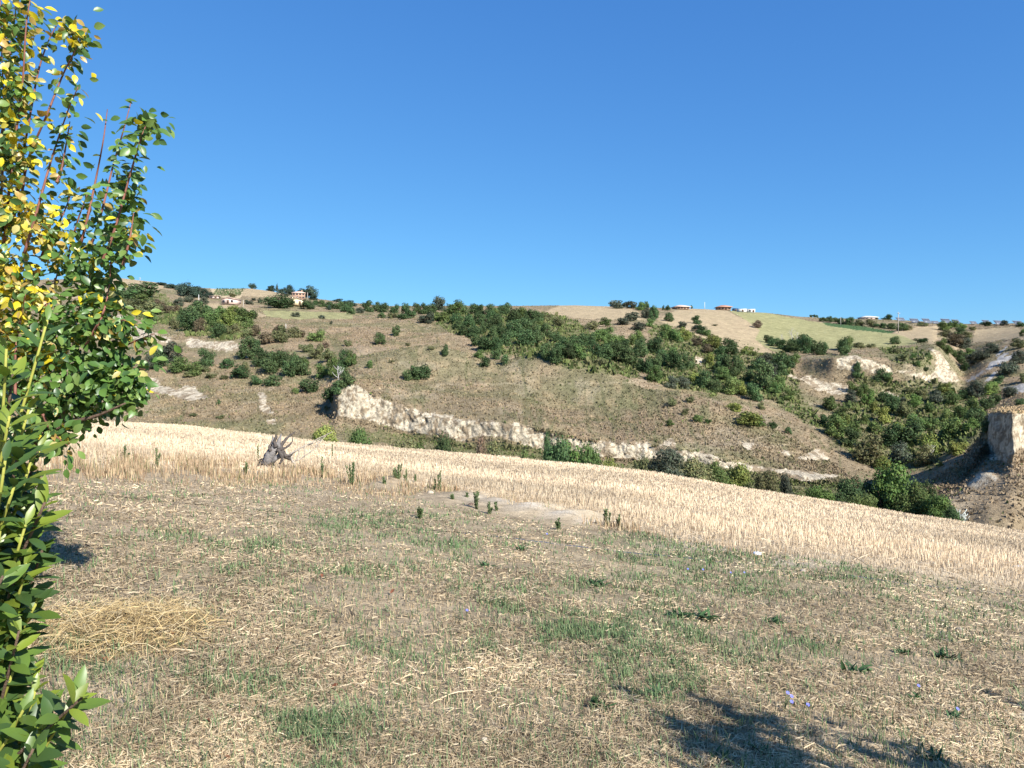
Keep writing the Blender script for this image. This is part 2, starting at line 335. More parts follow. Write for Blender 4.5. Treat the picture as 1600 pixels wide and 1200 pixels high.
TAN = [[(1028, 500), (1060, 482), (1100, 482), (1135, 484), (1165, 500), (1188, 516), (1180, 530), (1195, 542), (1215, 552), (1150, 548), (1110, 534), (1080, 520)],
       [(140, 425), (260, 440), (275, 447), (240, 452), (180, 456), (100, 470)], [(400, 446), (430, 452), (455, 466), (440, 466), (380, 462), (370, 458)],
       T4([(560, 420), (700, 360), (820, 345), (930, 350), (920, 440), (880, 500), (750, 450)]), T4([(1220, 380), (1500, 350), (1600, 380), (1600, 440), (1200, 480)]),
       T2b([(760, 60), (900, 70), (1100, 80), (1420, 160), (1420, 240), (1040, 230), (800, 215), (600, 185), (540, 150), (650, 120)]), T1([(560, 205), (640, 205), (860, 230), (1000, 285), (900, 280), (600, 225)])]
GFIELD = [[(1136, 483), (1190, 488), (1260, 500), (1330, 513), (1400, 522), (1440, 536), (1400, 541), (1300, 545), (1215, 552), (1195, 542), (1180, 530), (1188, 516), (1165, 500)], T1([(950, 250), (1200, 255), (1490, 260), (1490, 300), (1100, 300), (980, 285)])]
GSTRIP = [[(1285, 504), (1330, 508), (1400, 517), (1392, 521), (1340, 516), (1290, 508)]]
VINE = [[(328, 450), (382, 450), (376, 466), (335, 464)]]
GREENISH = [T4([(420, 490), (760, 500), (880, 560), (880, 640), (760, 660), (560, 600), (440, 530)]), T4([(250, 760), (600, 780), (1080, 800), (1100, 1000), (700, 1000), (300, 960)]), T5([(860, 60), (1400, 60), (1440, 200), (1200, 380), (900, 330), (760, 210)]),
            T3([(80, 300), (600, 420), (1100, 560), (1200, 700), (1300, 900), (1500, 1200), (1300, 1100), (1000, 900), (650, 880), (80, 800)]), T1([(60, 170), (300, 100), (460, 260), (420, 360), (100, 260)]), T1([(440, 300), (600, 230), (900, 280), (900, 420), (480, 400)]),
            T2a([(900, 180), (1600, 200), (1600, 640), (1350, 640), (1200, 420), (900, 300)]), T2b([(-100, 200), (600, 180), (1000, 400), (1450, 400), (1450, 780), (1000, 720), (500, 620), (0, 560)]),
            T5([(0, 320), (340, 360), (860, 420), (840, 520), (500, 460), (0, 380)]), T2([(0, 860), (1000, 960), (1600, 1060), (1600, 1110), (900, 1010), (0, 930)])]
SHADEGRASS = [T5([(1230, 460), (1600, 300), (1600, 620), (1300, 580)])]

def pmask(polys, px, py, jit=5.0, sc=0.12, seed=1):
    jx = (fbm(px * sc, py * sc * 1.3, seed, 4) - 0.5) * 2 * jit; jy = (fbm(px * sc, py * sc * 1.3, seed + 40, 4) - 0.5) * 2 * jit * 0.8
    m = np.zeros(px.shape, bool)
    for p in polys: m |= inpoly(px + jx, py + jy, p)
    return m
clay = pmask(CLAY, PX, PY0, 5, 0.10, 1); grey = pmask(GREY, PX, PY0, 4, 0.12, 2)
tan = pmask(TAN, PX, PY0, 3, 0.08, 3); gf = pmask(GFIELD, PX, PY0, 1.5, 0.08, 4); gs = pmask(GSTRIP, PX, PY0, 0.6, 0.1, 5); vy = pmask(VINE, PX, PY0, 1, 0.1, 6)
gr = pmask(GREENISH, PX, PY0, 14, 0.035, 7)
# front part of hidden rows must not take the colours of what hides them
vis = np.minimum.accumulate(PY0, 0) >= PY0 - 0.01
hid = (YY < 100)
for m_ in (clay, grey, tan, gf): m_ &= ~hid
def blend(c, m, col, k=1.0):
    m = m.astype(float)[..., None] * k; return c * (1 - m) + np.array(col) * m
n1 = fbm(XX * 0.05, YY * 0.05, 21, 4)[..., None]; n2 = fbm(XX * 0.35, YY * 0.25, 25, 3)[..., None]; n3 = fbm(XX * 0.14, YY * 0.1, 29, 4)[..., None]
base = np.array((0.26, 0.192, 0.125)) * (1 - n1) + np.array((0.21, 0.172, 0.105)) * n1
base = base * (1 - 0.55 * sm(0.5, 0.7, n3)) + np.array((0.165, 0.155, 0.08)) * 0.55 * sm(0.5, 0.7, n3)
n4 = fbm(XX * 0.022, YY * 0.03, 37, 4)[..., None]
base = base * (1 - .5 * sm(.5, .62, n4)) + np.array((.30, .225, .15)) * .5 * sm(.5, .62, n4)
base = base * (1 - .55 * sm(.56, .66, fbm(XX * 0.03 + 9, YY * 0.045, 39, 4)[..., None])) + np.array((.15, .15, .075)) * .55 * sm(.56, .66, fbm(XX * 0.03 + 9, YY * 0.045, 39, 4)[..., None])
spot = sm(.66, .70, fbm(XX * .11 + 5, YY * .11, 57, 4))[..., None]; base = base * (1 - .2 * spot) + np.array((.44, .37, .27)) * .2 * spot
base = base * (1 - 0.35 * sm(0.52, 0.68, n2)) + np.array((0.38, 0.28, 0.17)) * 0.35 * sm(0.52, 0.68, n2)
gl = 1 - sm(.006, .022, np.abs(fbm(PX * .016 + YY * .006, YY * .011, 87, 4) - .5)); gl = (gl * (YY > 120))[..., None]
base = base * (1 - .6 * gl) + np.array((.125, .125, .062)) * .6 * gl
pt = 1 - sm(.004, .014, np.abs(fbm(ZZ * .16, XX * .012, 89, 3) - .5)); pt = (pt * (YY > 130) * (fbm(XX * .05, YY * .05, 90, 2) > .45))[..., None]
base = base * (1 - .5 * pt) + np.array((.40, .325, .22)) * .5 * pt
HC = base
HC = blend(HC, gr, (0.15, 0.15, 0.068), 0.65)
HC = blend(HC, tan, (0.40, 0.31, 0.19), 0.85)
HC = blend(HC, gf, (0.30, 0.285, 0.135), 0.9)
rowpat = 0.5 + 0.5 * np.sin(XX * 0.9 + YY * 0.35 + 3 * fbm(XX * 0.02, YY * 0.02, 3, 2))
HC = np.where((gf | tan)[..., None], HC * (0.86 + 0.28 * n2), HC)
HC = np.where(gf[..., None], HC * (0.92 + 0.14 * rowpat[..., None]), HC)
HC = blend(HC, vy, (0.48, 0.38, 0.24), 0.9)
HC = blend(HC, gs, (0.07, 0.12, 0.05), 1)
hole = ((fbm(XX * 0.9, ZZ * 0.9 + YY * 0.3, 51, 3) > 0.585) | (fbm(XX * 2.3, ZZ * 2.3 + YY * .8, 52, 2) > .70)) & clay
rg = np.abs(fbm(XX * 1.1, ZZ * 0.22 + YY * .1, 54, 4) - .5) * 2; st = np.abs(fbm(XX * .12, ZZ * 1.6, 56, 3) - .5) * 2
clc = np.array((0.54, 0.46, 0.335)) * (0.80 + 0.36 * fbm(XX * 0.7, ZZ * 0.5, 53, 3))[..., None] * (0.72 + .28 * sm(.02, .16, rg))[..., None] * (.82 + .18 * sm(.02, .12, st))[..., None]
HC = np.where(clay[..., None], clc, HC); HC = np.where(hole[..., None], np.array((0.27, 0.21, 0.14)), HC)
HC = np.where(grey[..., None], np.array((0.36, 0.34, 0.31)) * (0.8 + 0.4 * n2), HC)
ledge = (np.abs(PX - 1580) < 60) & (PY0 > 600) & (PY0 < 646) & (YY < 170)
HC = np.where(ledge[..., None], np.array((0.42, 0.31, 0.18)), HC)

# relief
amp = sm(60, 110, YY) * (0.55 + 0.45 * sm(150, 300, YY)) * (1 - 0.72 * (tan | gf | vy)) * (1 - .6 * sm(1380, 1480, PX) * (1 - sm(125, 150, YY)))
soft = smooth_cols  # (columns)
dz = (fbm(XX * 0.11, YY * 0.11, 61, 4) - 0.5) * 1.7 * amp + (fbm(XX * 0.55, YY * 0.55, 65, 3) - 0.5) * 0.38 * amp
dz *= 1 - 0.75 * sm(440, 540, YY)
ZZ2 = ZZ + dz
cl = (clay | grey).astype(float)
for _ in range(2):
    cl = (cl + np.roll(cl, 1, 0) + np.roll(cl, -1, 0) + np.roll(cl, 1, 1) + np.roll(cl, -1, 1)) / 5
rill = (fbm(XX * 0.30, ZZ * 0.16, 71, 5, .6) - 0.5) * 2.6 + (fbm(XX * 1.6, ZZ * 1.1, 75, 4, .65) - 0.5) * .95
push = cl * rill * (0.5 + 0.5 * sm(60, 180, YY))
YY2 = YY + push; XX2 = XX + cl * (fbm(YY * 0.5, ZZ * 0.5, 79, 3) - 0.5) * 0.8
PYG = HZ + (CAMZ - ZZ2) / YY2 * F
RUN = np.minimum.accumulate(PYG, 0)

idx = np.arange(NR * NC).reshape(NR, NC)
q = np.stack([idx[:-1, :-1], idx[:-1, 1:], idx[1:, 1:], idx[1:, :-1]], -1).reshape(-1, 4)
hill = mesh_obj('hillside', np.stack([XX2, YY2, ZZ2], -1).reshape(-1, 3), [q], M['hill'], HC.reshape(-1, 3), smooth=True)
tag(hill, kind='structure')

def hill_at(px, py):
    """first visible hillside point whose row is at or above py, in photo column px"""
    i = int(np.clip(np.searchsorted(pxs, px), 0, NC - 1)); col = RUN[:, i]
    j = int(np.argmax(col <= py)) if (col <= py).any() else int(np.argmin(PYG[:NR - 10, i]))
    return np.array((U[i] * YY2[j, i], YY2[j, i], ZZ2[j, i])), j, i

# near meadow and stubble field
gx = np.arange(-26, 26.01, 0.11); gy = np.arange(-10, 12.51, 0.11)
GX, GY = np.meshgrid(gx, gy)
YB = np.array([(-900, 15), (0, 16), (80, 16.6), (250, 19), (400, 21), (550, 22.5), (690, 21.5), (800, 19.5), (940, 17.3), (1050, 15.5), (1200, 14.2), (1400, 13.6), (1600, 13.2), (2500, 12.8)])
def yb(px): return np.interp(px, YB[:, 0], YB[:, 1])
def blob(x, y, pts):
    """soft patches given by photo spot and spread (column, row, half width, half height)"""
    s = np.zeros(np.shape(x))
    yy = np.maximum(y, 0.6); px = CX + F * x / yy; py = HZ + F * (CAMZ - plane(x, y)) / yy
    for a, b, w, h, k in pts: s = np.maximum(s, k * np.exp(-((px - a) / w) ** 2 - ((py - b) / h) ** 2))
    return np.where(y > 1.0, s, 0)
GREENP = [(1180, 900, 260, 45, .62), (1000, 930, 260, 70, .42), (1100, 1010, 260, 60, .36), (640, 850, 300, 40, .30), (1140, 868, 190, 26, 1.0), (1010, 845, 90, 18, .9), (920, 985, 110, 40, 1.0), (1000, 960, 90, 25, .7), (600, 815, 120, 18, .8), (520, 830, 60, 20, .7), (1040, 1070, 70, 40, .8), (415, 850, 40, 30, .6), (350, 880, 80, 30, .4),
          (1250, 1010, 120, 40, .5), (1180, 925, 200, 25, .55), (1450, 960, 160, 30, .6), (200, 1165, 60, 40, .4), (760, 1000, 60, 40, .5), (1330, 900, 120, 16, .8), (700, 850, 90, 18, .6), (1450, 1000, 110, 30, .5), (470, 1140, 60, 30, .35), (1010, 905, 200, 30, .5)]
PALEP = [(790, 789, 30, 5, .8), (838, 798, 36, 5.5, 1.0), (885, 807, 34, 5, 1.0), (922, 815, 22, 3.5, 1.0), (740, 783, 30, 5, .5), (1130, 850, 90, 8, .6), (1260, 880, 80, 8, .5), (200, 960, 100, 40, .5), (170, 1080, 60, 60, .4)]
DARKP = [(1500, 1060, 120, 60, .5), (1100, 1170, 240, 40, .5), (600, 900, 60, 20, .3), (480, 960, 80, 30, .3), (1080, 985, 70, 14, .4), (250, 930, 60, 16, .4), (330, 940, 90, 50, .5), (1230, 960, 140, 40, .35), (1380, 1120, 160, 50, .6), (1080, 1120, 120, 40, .5), (1150, 840, 80, 10, .3)]  # dark patches; lower right ones paint the tree shadows darker into soil and straw
def meadow_col(x, y):
    g = blob(x, y, GREENP); p = blob(x, y, PALEP); d = blob(x, y, DARKP)
    n = fbm(x * 0.9, y * 0.9, 31, 4)[..., None]; k = fbm(x * 3.5, y * 3.5, 35, 3)[..., None]
    c = np.array((0.34, 0.258, 0.165)) * (1 - n) + np.array((0.49, 0.385, 0.25)) * n
    c = c * (0.64 + 0.55 * k)
    c = c * (1 - 0.45 * g[..., None]) + np.array((0.12, 0.125, 0.06)) * 0.45 * g[..., None]
    c = c * (1 - 0.85 * p[..., None]) + np.array((0.66, 0.57, 0.44)) * 0.85 * p[..., None]
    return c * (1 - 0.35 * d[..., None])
zz = ground(GX, GY)
ix = np.arange(GX.size).reshape(GX.shape)
qm = np.stack([ix[:-1, :-1], ix[:-1, 1:], ix[1:, 1:], ix[1:, :-1]], -1).reshape(-1, 4)
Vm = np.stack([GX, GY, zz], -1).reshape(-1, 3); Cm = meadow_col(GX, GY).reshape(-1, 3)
fu = (np.arange(-820, 2420, 5.0) - CX) / F
fy = np.concatenate([12.5 * (26 / 12.5) ** np.linspace(0, 1, 110)[:-1], np.linspace(26, YE, 70)])
FX_, FY_ = np.meshgrid(fu, fy); FX_ = FX_ * FY_
pxf = CX + F * FX_ / FY_
fz = ground(FX_, FY_)
mound = blob(FX_, FY_, [(838, 798, 50, 9, .16), (900, 808, 50, 8, 0.16), (720, 779, 50, 9, 0.14), (780, 788, 50, 9, .12), (612, 756, 30, 8, .18)])
fz = fz + mound * (0.7 + 0.6 * fbm(FX_ * 2, FY_ * 2, 9, 3))
sf = sm(-0.6, 0.6, FY_ - yb(pxf) + (fbm(FX_ * 0.8, FY_ * 0.8, 44, 3) - 0.5) * 2.2)
n = fbm(FX_ * 0.25, FY_ * 0.25, 47, 4)[..., None]
cs = np.array((0.50, 0.40, 0.265)) * (0.82 + 0.36 * n)
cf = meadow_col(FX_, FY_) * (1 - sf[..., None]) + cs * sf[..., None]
ixf = np.arange(FX_.size).reshape(FX_.shape)
qf = np.stack([ixf[:-1, :-1], ixf[:-1, 1:], ixf[1:, 1:], ixf[1:, :-1]], -1)
stubm = (sf[:-1, :-1] + sf[1:, 1:]) > 1.0
Vf = np.stack([FX_, FY_, fz], -1).reshape(-1, 3)
off = len(Vm)
keep = np.concatenate([qm, qf[~stubm] + off])
tag(mesh_obj('meadow', np.vstack([Vm, Vf]), [keep], M['soil'], np.vstack([Cm, cf.reshape(-1, 3)]), smooth=True), kind='structure')
tag(mesh_obj('stubble_field', Vf, [qf[stubm]], M['stub'], cf.reshape(-1, 3), smooth=True), kind='structure')

# ------------------------------------------------------------------ grass, straw and stubble (nobody could count them)
def blades(P, az, h, w, lean, col, five=True, tipcol=1.1):
    N = len(P); d = np.stack([np.cos(az), np.sin(az), 0 * az], -1); s = np.stack([-np.sin(az), np.cos(az), 0 * az], -1)
    up = np.array((0, 0, 1.0)); w2 = (w / 2)[:, None]; h1 = h[:, None]; ln = lean[:, None]
    if five:
        mid = P + up * h1 * 0.55 + d * ln * h1 * 0.3; tip = P + up * h1 * (1 - 0.35 * np.minimum(ln, 1)) + d * ln * h1
        V = np.stack([P - s * w2, P + s * w2, mid + s * w2 * 0.8, mid - s * w2 * 0.8, tip], 1).reshape(-1, 3)
        b = np.arange(N)[:, None] * 5
        q = b + np.array([0, 1, 2, 3]); t = b + np.array([3, 2, 4])
        c = np.repeat(col, 5, 0)
        return V, q, t, c
    tip = P + up * h1 + d * ln * h1
    V = np.stack([P - s * w2, P + s * w2, tip + s * w2 * 0.5, tip - s * w2 * 0.5], 1).reshape(-1, 3)
    return V, np.arange(N)[:, None] * 4 + np.array([0, 1, 2, 3]), np.zeros((0, 3), int), np.repeat(col, 4, 0)

def lying(P, az, ln, w, tilt, col):
    N = len(P); d = np.stack([np.cos(az) * np.cos(tilt), np.sin(az) * np.cos(tilt), np.sin(tilt)], -1); s = np.stack([-np.sin(az), np.cos(az), rng.normal(0, .5, N)], -1)
    l2 = (ln / 2)[:, None]; w2 = (w / 2)[:, None]
    bend = np.stack([-np.sin(az), np.cos(az), 0 * az], -1) * (rng.normal(0, 0.12, N) * ln)[:, None] + np.array((0, 0, 1)) * (rng.random(N) * 0.08 * ln)[:, None]
    V = np.stack([P - d * l2 - s * w2 * .6, P - d * l2 + s * w2 * .6, P + bend + s * w2, P + bend - s * w2, P + d * l2 + s * w2 * .6, P + d * l2 - s * w2 * .6], 1).reshape(-1, 3)
    b = np.arange(N)[:, None] * 6
    return V, np.concatenate([b + np.array([0, 1, 2, 3]), b + np.array([3, 2, 4, 5])]), np.repeat(col, 6, 0)

def screen_spots(N, x0, x1, y0, y1):
    p = ground_at(rng.uniform(x0, x1, N), rng.uniform(y0, y1, N)); return p
def wmin(y): return y / 736.0                       # about one pixel of the finished picture

def colmix(N, cols, p, var=0.25):
    c = np.array(cols)[rng.choice(len(cols), N, p=p)]; return c * (1 + (rng.random((N, 1)) - 0.5) * 2 * var)

# straw litter
N = 330000
P = screen_spots(N, -420, 2020, 752, 1300); y = P[:, 1]; px = CX + F * P[:, 0] / y
g = blob(P[:, 0], y, GREENP); pal = blob(P[:, 0], y, PALEP[:5])
pat = fbm(P[:, 0] * 1.3, y * 1.3, 91, 3)
ok = (y < yb(px) + 0.3) & (rng.random(N) > 0.55 * g) & (rng.random(N) > 0.8 * pal) & (rng.random(N) < 0.14 + 1.3 * sm(0.33, 0.6, pat))
P = P[ok]; y = P[:, 1]; N = len(P)
ln = rng.gamma(2.3, 0.020, N) + 0.014; P[:, 2] += rng.random(N) * 0.025 + 0.004
col = colmix(N, [(.63, .50, .315), (.53, .41, .255), (.70, .58, .39), (.38, .285, .175), (.25, .18, .115)], [.3, .3, .12, .18, .1])
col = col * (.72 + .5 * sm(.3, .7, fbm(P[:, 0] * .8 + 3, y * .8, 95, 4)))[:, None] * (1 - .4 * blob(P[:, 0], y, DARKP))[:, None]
V, q, c = lying(P, rng.normal(0.25, 1.1, N), ln, np.maximum(rng.uniform(.002, .004, N), 0.78 * wmin(y)), rng.normal(0, .22, N), col)
tag(mesh_obj('straw_litter', V, [q], M['blade'], c), 'dry straw litter scattered over the mown meadow', 'straw', kind='stuff')

# short grass, dry and green
N = 430000
P = screen_spots(N, -420, 2020, 748, 1300); y = P[:, 1]; px = CX + F * P[:, 0] / y
g = np.clip(blob(P[:, 0], y, GREENP) * 1.0 + 1.5 * (fbm(P[:, 0] * 1.1, y * 1.1, 81, 4) - 0.58), 0, 1)
cl_ = fbm(P[:, 0] * 4.5, y * 4.5, 85, 3)
pal = blob(P[:, 0], y, PALEP[:5])
green = rng.random(N) < np.clip(g * 1.5 * sm(.34, .56, cl_) + 0.07, 0, .96)
ok = (y < yb(px)) & (rng.random(N) > 0.92 * pal) & (green | (rng.random(N) < 0.16))
P, y, green, px = P[ok], y[ok], green[ok], px[ok]; N = len(P)
h = np.where(green, rng.gamma(4, .013, N) + .012, rng.gamma(3, .010, N) + .01)
cg = colmix(N, [(.13, .20, .085), (.18, .235, .11), (.095, .155, .07), (.235, .255, .13)], [.35, .3, .2, .15]); cd = colmix(N, [(.56, .44, .27), (.46, .35, .21), (.34, .25, .15)], [.4, .4, .2])
V, q, t, c = blades(P, rng.uniform(0, 6.28, N), h, np.maximum(rng.uniform(.003, .0055, N), .8 * wmin(y)) * np.where(green, 1.15, .8), np.abs(rng.normal(.5, .4, N)), np.where(green[:, None], cg, cd))
tag(mesh_obj('meadow_grass', V, [q, t], M['blade'], c), 'short patchy grass, green and dry, over the mown meadow', 'grass', kind='stuff')

# tall dry grass along the edge of the stubble
N = 38000
pxr = rng.uniform(-420, 1250, N); tg_ = rng.normal(0, 1, N); yr = yb(pxr) + np.where(pxr < 650, -1.3 + 2.4 * tg_, -.4 + .6 * tg_)
keepp = rng.random(N) < np.where(pxr < 640, 1.0, np.where(pxr < 720, .6, .16)) * (0.15 + 1.3 * sm(.4, .65, fbm(pxr * .02, yr * .5, 17, 3)))
pxr, yr = pxr[keepp], yr[keepp]; N = len(pxr); xr = (pxr - CX) / F * yr
P = np.stack([xr, yr, ground(xr, yr)], -1)
h = (rng.gamma(5, .040, N) * np.where(pxr < 640, 1.0, .6) + .05) * (.3 + .7 * sm(-4.5, -.3, yr - yb(pxr)))
col = colmix(N, [(.50, .38, .23), (.40, .28, .17), (.30, .19, .11), (.20, .20, .09)], [.42, .3, .16, .12])
V, q, t, c = blades(P, rng.uniform(0, 6.28, N), h, np.maximum(rng.uniform(.004, .008, N), .7 * wmin(yr)), np.abs(rng.normal(.2, .2, N)), col)
tag(mesh_obj('tall_dry_grass', V, [q, t], M['blade'], c), 'tall dry grass left standing along the near edge of the stubble', 'dry grass', kind='stuff')

# stubble stalks in drilled rows
def stubble(N, y0, y1, wscale):
    y = np.sqrt(rng.uniform(y0 ** 2, y1 ** 2, N)); px = rng.uniform(-520, 2120, N); x = (px - CX) / F * y
    th = R(24); a = x * math.cos(th) + y * math.sin(th); b = -x * math.sin(th) + y * math.cos(th)
    b = np.round(b / .17) * .17 + rng.normal(0, .022, N); x = a * math.cos(th) - b * math.sin(th); y = a * math.sin(th) + b * math.cos(th)
    px = CX + F * x / y
    ok = (y > yb(px) + (fbm(x * .8, y * .8, 44, 3) - .5) * 2.2) & (y < YE + 2.5) & (blob(x, y, PALEP[:5]) < .4)
    trk = np.abs(((b * 1.0) % 9.0) - np.array([[2.0], [3.7]])).min(0) < .2; ok &= ~trk | (rng.random(N) < .35)
    lodg = fbm(x * .35, y * .35, 19, 4)
    ok &= rng.random(N) < 0.55 + 0.8 * sm(.3, .6, lodg)
    x, y = x[ok], y[ok]; N = len(x)
    z = ground(x, np.minimum(y, YE)) - np.maximum(y - YE, 0) * .35
    P = np.stack([x, y, z], -1)
    h = rng.normal(.15, .04, N).clip(.05, .28) * (.35 + .65 * sm(-.5, 4, y - yb(CX + F * x / y))) * (.85 + .3 * sm(.35, .65, lodg[ok]))
    col = colmix(N, [(.66, .535, .37), (.61, .485, .33), (.71, .59, .43), (.50, .39, .26)], [.42, .3, .16, .12], .15)
    col = col * (.80 + .36 * sm(.3, .7, fbm(x * .10, y * .16, 27, 4)))[:, None]
    return blades(P, rng.uniform(0, 6.28, N), h, np.maximum(rng.uniform(.006, .011, N), wscale * wmin(y)), np.abs(rng.normal(.1, .18, N)), col, five=False)
parts = [stubble(190000, 12.5, 30, .75), stubble(230000, 30, 63, .85)]
o_ = 0; VV, QQ, CC = [], [], []
for V, q, t, c in parts: VV.append(V); QQ.append(q + o_); CC.append(c); o_ += len(V)
N = 60000
y = np.sqrt(rng.uniform(160, 2500, N)); px = rng.uniform(-500, 2100, N); x = (px - CX) / F * y; ok = y > yb(px); x, y = x[ok], y[ok]; N = len(x)
V, q, c = lying(np.stack([x, y, ground(x, y) + rng.random(N) * .12], -1), rng.uniform(0, 6.28, N), rng.gamma(3, .06, N) + .05, np.maximum(.006, .7 * wmin(y)), rng.normal(0, .3, N), colmix(N, [(.62, .50, .35), (.5, .39, .26)], [.6, .4], .15))
VV.append(V); QQ.append(q + o_); CC.append(c)
tag(mesh_obj('stubble_stalks', np.concatenate(VV), QQ, M['blade'], np.concatenate(CC)), 'pale golden stubble stalks covering the sloping cut field', 'stubble', kind='stuff')

# rough tufts on the hillside
N = 300000
jj = rng.integers(20, NR - 14, N); ii = rng.integers(0, NC, N)
ok = (PYG[jj, ii] <= RUN[jj, ii] + 3) & ~clay[jj, ii] & ~grey[jj, ii] & ~vy[jj, ii] & (YY[jj, ii] > 90) & (rng.random(N) < np.where((tan | gf)[jj, ii], .25, .9))
jj, ii = jj[ok], ii[ok]; N = len(jj)
P = np.stack([XX2[jj, ii], YY2[jj, ii], ZZ2[jj, ii] - .05], -1) + np.stack([rng.normal(0, .3, N), rng.normal(0, .4, N), 0 * jj], -1)
sc = rng.gamma(5, .055, N) * np.where((tan | gf)[jj, ii], .5, 1.0)
col = HC[jj, ii] * (0.80 + 0.55 * rng.random((N, 1)))
gm = rng.random(N) < np.where(gr[jj, ii], .6, .04); sc = np.where(gm & gr[jj, ii] & (YY[jj, ii] > 160), sc * rng.uniform(1.2, 3.2, N), np.minimum(sc, .45)); col[gm] = colmix(gm.sum(), [(.095, .125, .045), (.135, .16, .055), (.165, .16, .075)], [.4, .4, .2])
VV, QQ, CC = [], [], []
for k in range(3):
    az = rng.uniform(0, 6.28, N)
    V, q, t, c = blades(P + np.stack([rng.normal(0, .25, N), rng.normal(0, .25, N), 0 * az], -1) * sc[:, None], az, sc * rng.uniform(.5, 1.1, N), sc * rng.uniform(.5, 1.0, N), np.abs(rng.normal(.3, .3, N)), col, five=False)
    VV.append(V); QQ.append(q + k * len(V)); CC.append(c)
tag(mesh_obj('hillside_undergrowth', np.concatenate(VV), QQ, M['tuft'], np.concatenate(CC)), 'dry grass tufts and low scrub growing over the hillside', 'undergrowth', kind='stuff')
# ------------------------------------------------------------------ bushes and trees on the hill
TONE = {'bright green': (.150, .225, .062), 'dark green': (.080, .125, .050), 'green': (.130, .185, .060), 'olive': (.175, .180, .082), 'yellow-green': (.210, .240, .065),
        'grey-green': (.098, .112, .075), 'brown': (.165, .125, .080), 'blue-green': (.066, .102, .074)}
TM = {k: mat('foliage_' + k.replace('-', '_').replace(' ', '_'), v, 0.8, attr=False, transl=0.22, objvar=0.32, spec=0.12) for k, v in TONE.items()}
def _leafvar(m, base):
    n = m.node_tree; a = n.nodes.new('ShaderNodeVertexColor'); a.layer_name = 'Col'
    rgb = [x for x in n.nodes if x.type == 'RGB'][0]; tgt = [l.to_socket for l in rgb.outputs[0].links]
    mx = n.nodes.new('ShaderNodeMix'); mx.data_type = 'RGBA'; mx.blend_type = 'MULTIPLY'; mx.inputs[0].default_value = 1
    n.links.new(a.outputs['Color'], mx.inputs[6]); n.links.new(rgb.outputs[0], mx.inputs[7])
    for t in tgt: n.links.new(mx.outputs[2], t)
for k in TM: _leafvar(TM[k], TONE[k])

def crown_arrays(seed, nf, nb=9, leaf=0.085, low=0.0, flat=1.0, r0=(.16, .27)):
    """leaf clumps scattered through a lumpy crown of unit width and height"""
    g = np.random.default_rng(seed)
    cen = []
    while len(cen) < nb:
        p = g.uniform(-.5, .5, 3); p[2] = g.uniform(low, .9)
        if (p[0] / .36) ** 2 + (p[1] / .36) ** 2 + ((p[2] - .42) / .46) ** 2 < 1: cen.append(p)
    cen = np.array(cen); rad = g.uniform(*r0, nb); 
    pick = g.choice(nb, nf, p=rad ** 2 / (rad ** 2).sum())
    d = g.normal(size=(nf, 3)); d /= np.linalg.norm(d, axis=1)[:, None]
    rr = rad[pick] * (0.55 + 0.52 * g.random(nf) ** 0.5)
    P = cen[pick] + d * rr[:, None] * np.array((1, 1, flat))
    P[:, 2] = np.clip(P[:, 2], low - .02 + .05 * g.random(nf), 1.02)
    # stray sprigs
    ns = nf // 9; P[:ns] += d[:ns] * g.uniform(.02, .11, (ns, 1)); P += g.normal(0, .012, P.shape)
    nrm = d * 1.2 + g.normal(size=(nf, 3)) * 0.55 + np.array((0, 0, .25)); nrm /= np.linalg.norm(nrm, axis=1)[:, None]
    a = np.cross(nrm, g.normal(size=(nf, 3))); a /= np.linalg.norm(a, axis=1)[:, None]; b = np.cross(nrm, a)
    s = (leaf * g.uniform(.55, 1.35, nf))[:, None]
    V = np.stack([P - a * s * .62, P + b * s * .34 + nrm * s * .08, P + a * s * .62, P - b * s * .34 + nrm * s * .08], 1).reshape(-1, 3)
    tint = (0.72 + .38 * g.random((nf, 1))) * (0.82 + 0.36 * g.random(nb)[pick][:, None]) * np.array([1, 1, 1])
    tint = tint * (1 + (g.random((nf, 3)) - .5) * np.array((.28, .10, .25)))
    return V, np.arange(nf * 4).reshape(-1, 4), np.repeat(tint, 4, 0)
PROTO = {}
def proto(kind, k, tone):
    key = (kind, k, tone)
    if key not in PROTO:
        if kind == 'bush': V, q, c = crown_arrays(100 + k, 1600, 13, .078, 0.02, 1.0, (.10, .23))
        elif kind == 'tree': V, q, c = crown_arrays(200 + k, 2600, 22, .060, 0.06, 1.0, (.09, .20))
        elif kind == 'near': V, q, c = crown_arrays(300 + k, 14000, 26, .036, 0.04, 1.0, (.11, .2))
        else: V, q, c = crown_arrays(400 + k, 900, 6, .07, 0.0)
        if kind == 'cypress': V = V * np.array((1, 1, 1)) * (np.stack([1.15 - V[:, 2]] * 2 + [np.ones(len(V))], 1))
        PROTO[key] = mesh_obj('crown' if kind != 'bush' else 'bush', V, [q], TM[tone], c, link=False)
    return PROTO[key]
tb = MB(); tb.tube(curve_pts([(0, 0, -.1), (.02, .01, .2), (-.02, .02, .45), (.03, -.02, .7)], 8), [.05, .02], 7)
for dx, dy in ((.22, .1), (-.2, .12), (.08, -.22)): tb.tube(curve_pts([(0, 0, .3), (dx * .6, dy * .6, .5), (dx, dy, .72)], 5), [.025, .008], 5)
TRUNK = tb.build('trunk', M['bark'], link=False)
ORD = ['leftmost', 'second from left', 'third from left', 'fourth from left', 'fifth from left', 'sixth from left', 'seventh from left', 'eighth from left', 'ninth from left', 'tenth from left', 'eleventh from left', 'twelfth from left']
NPL = [0]
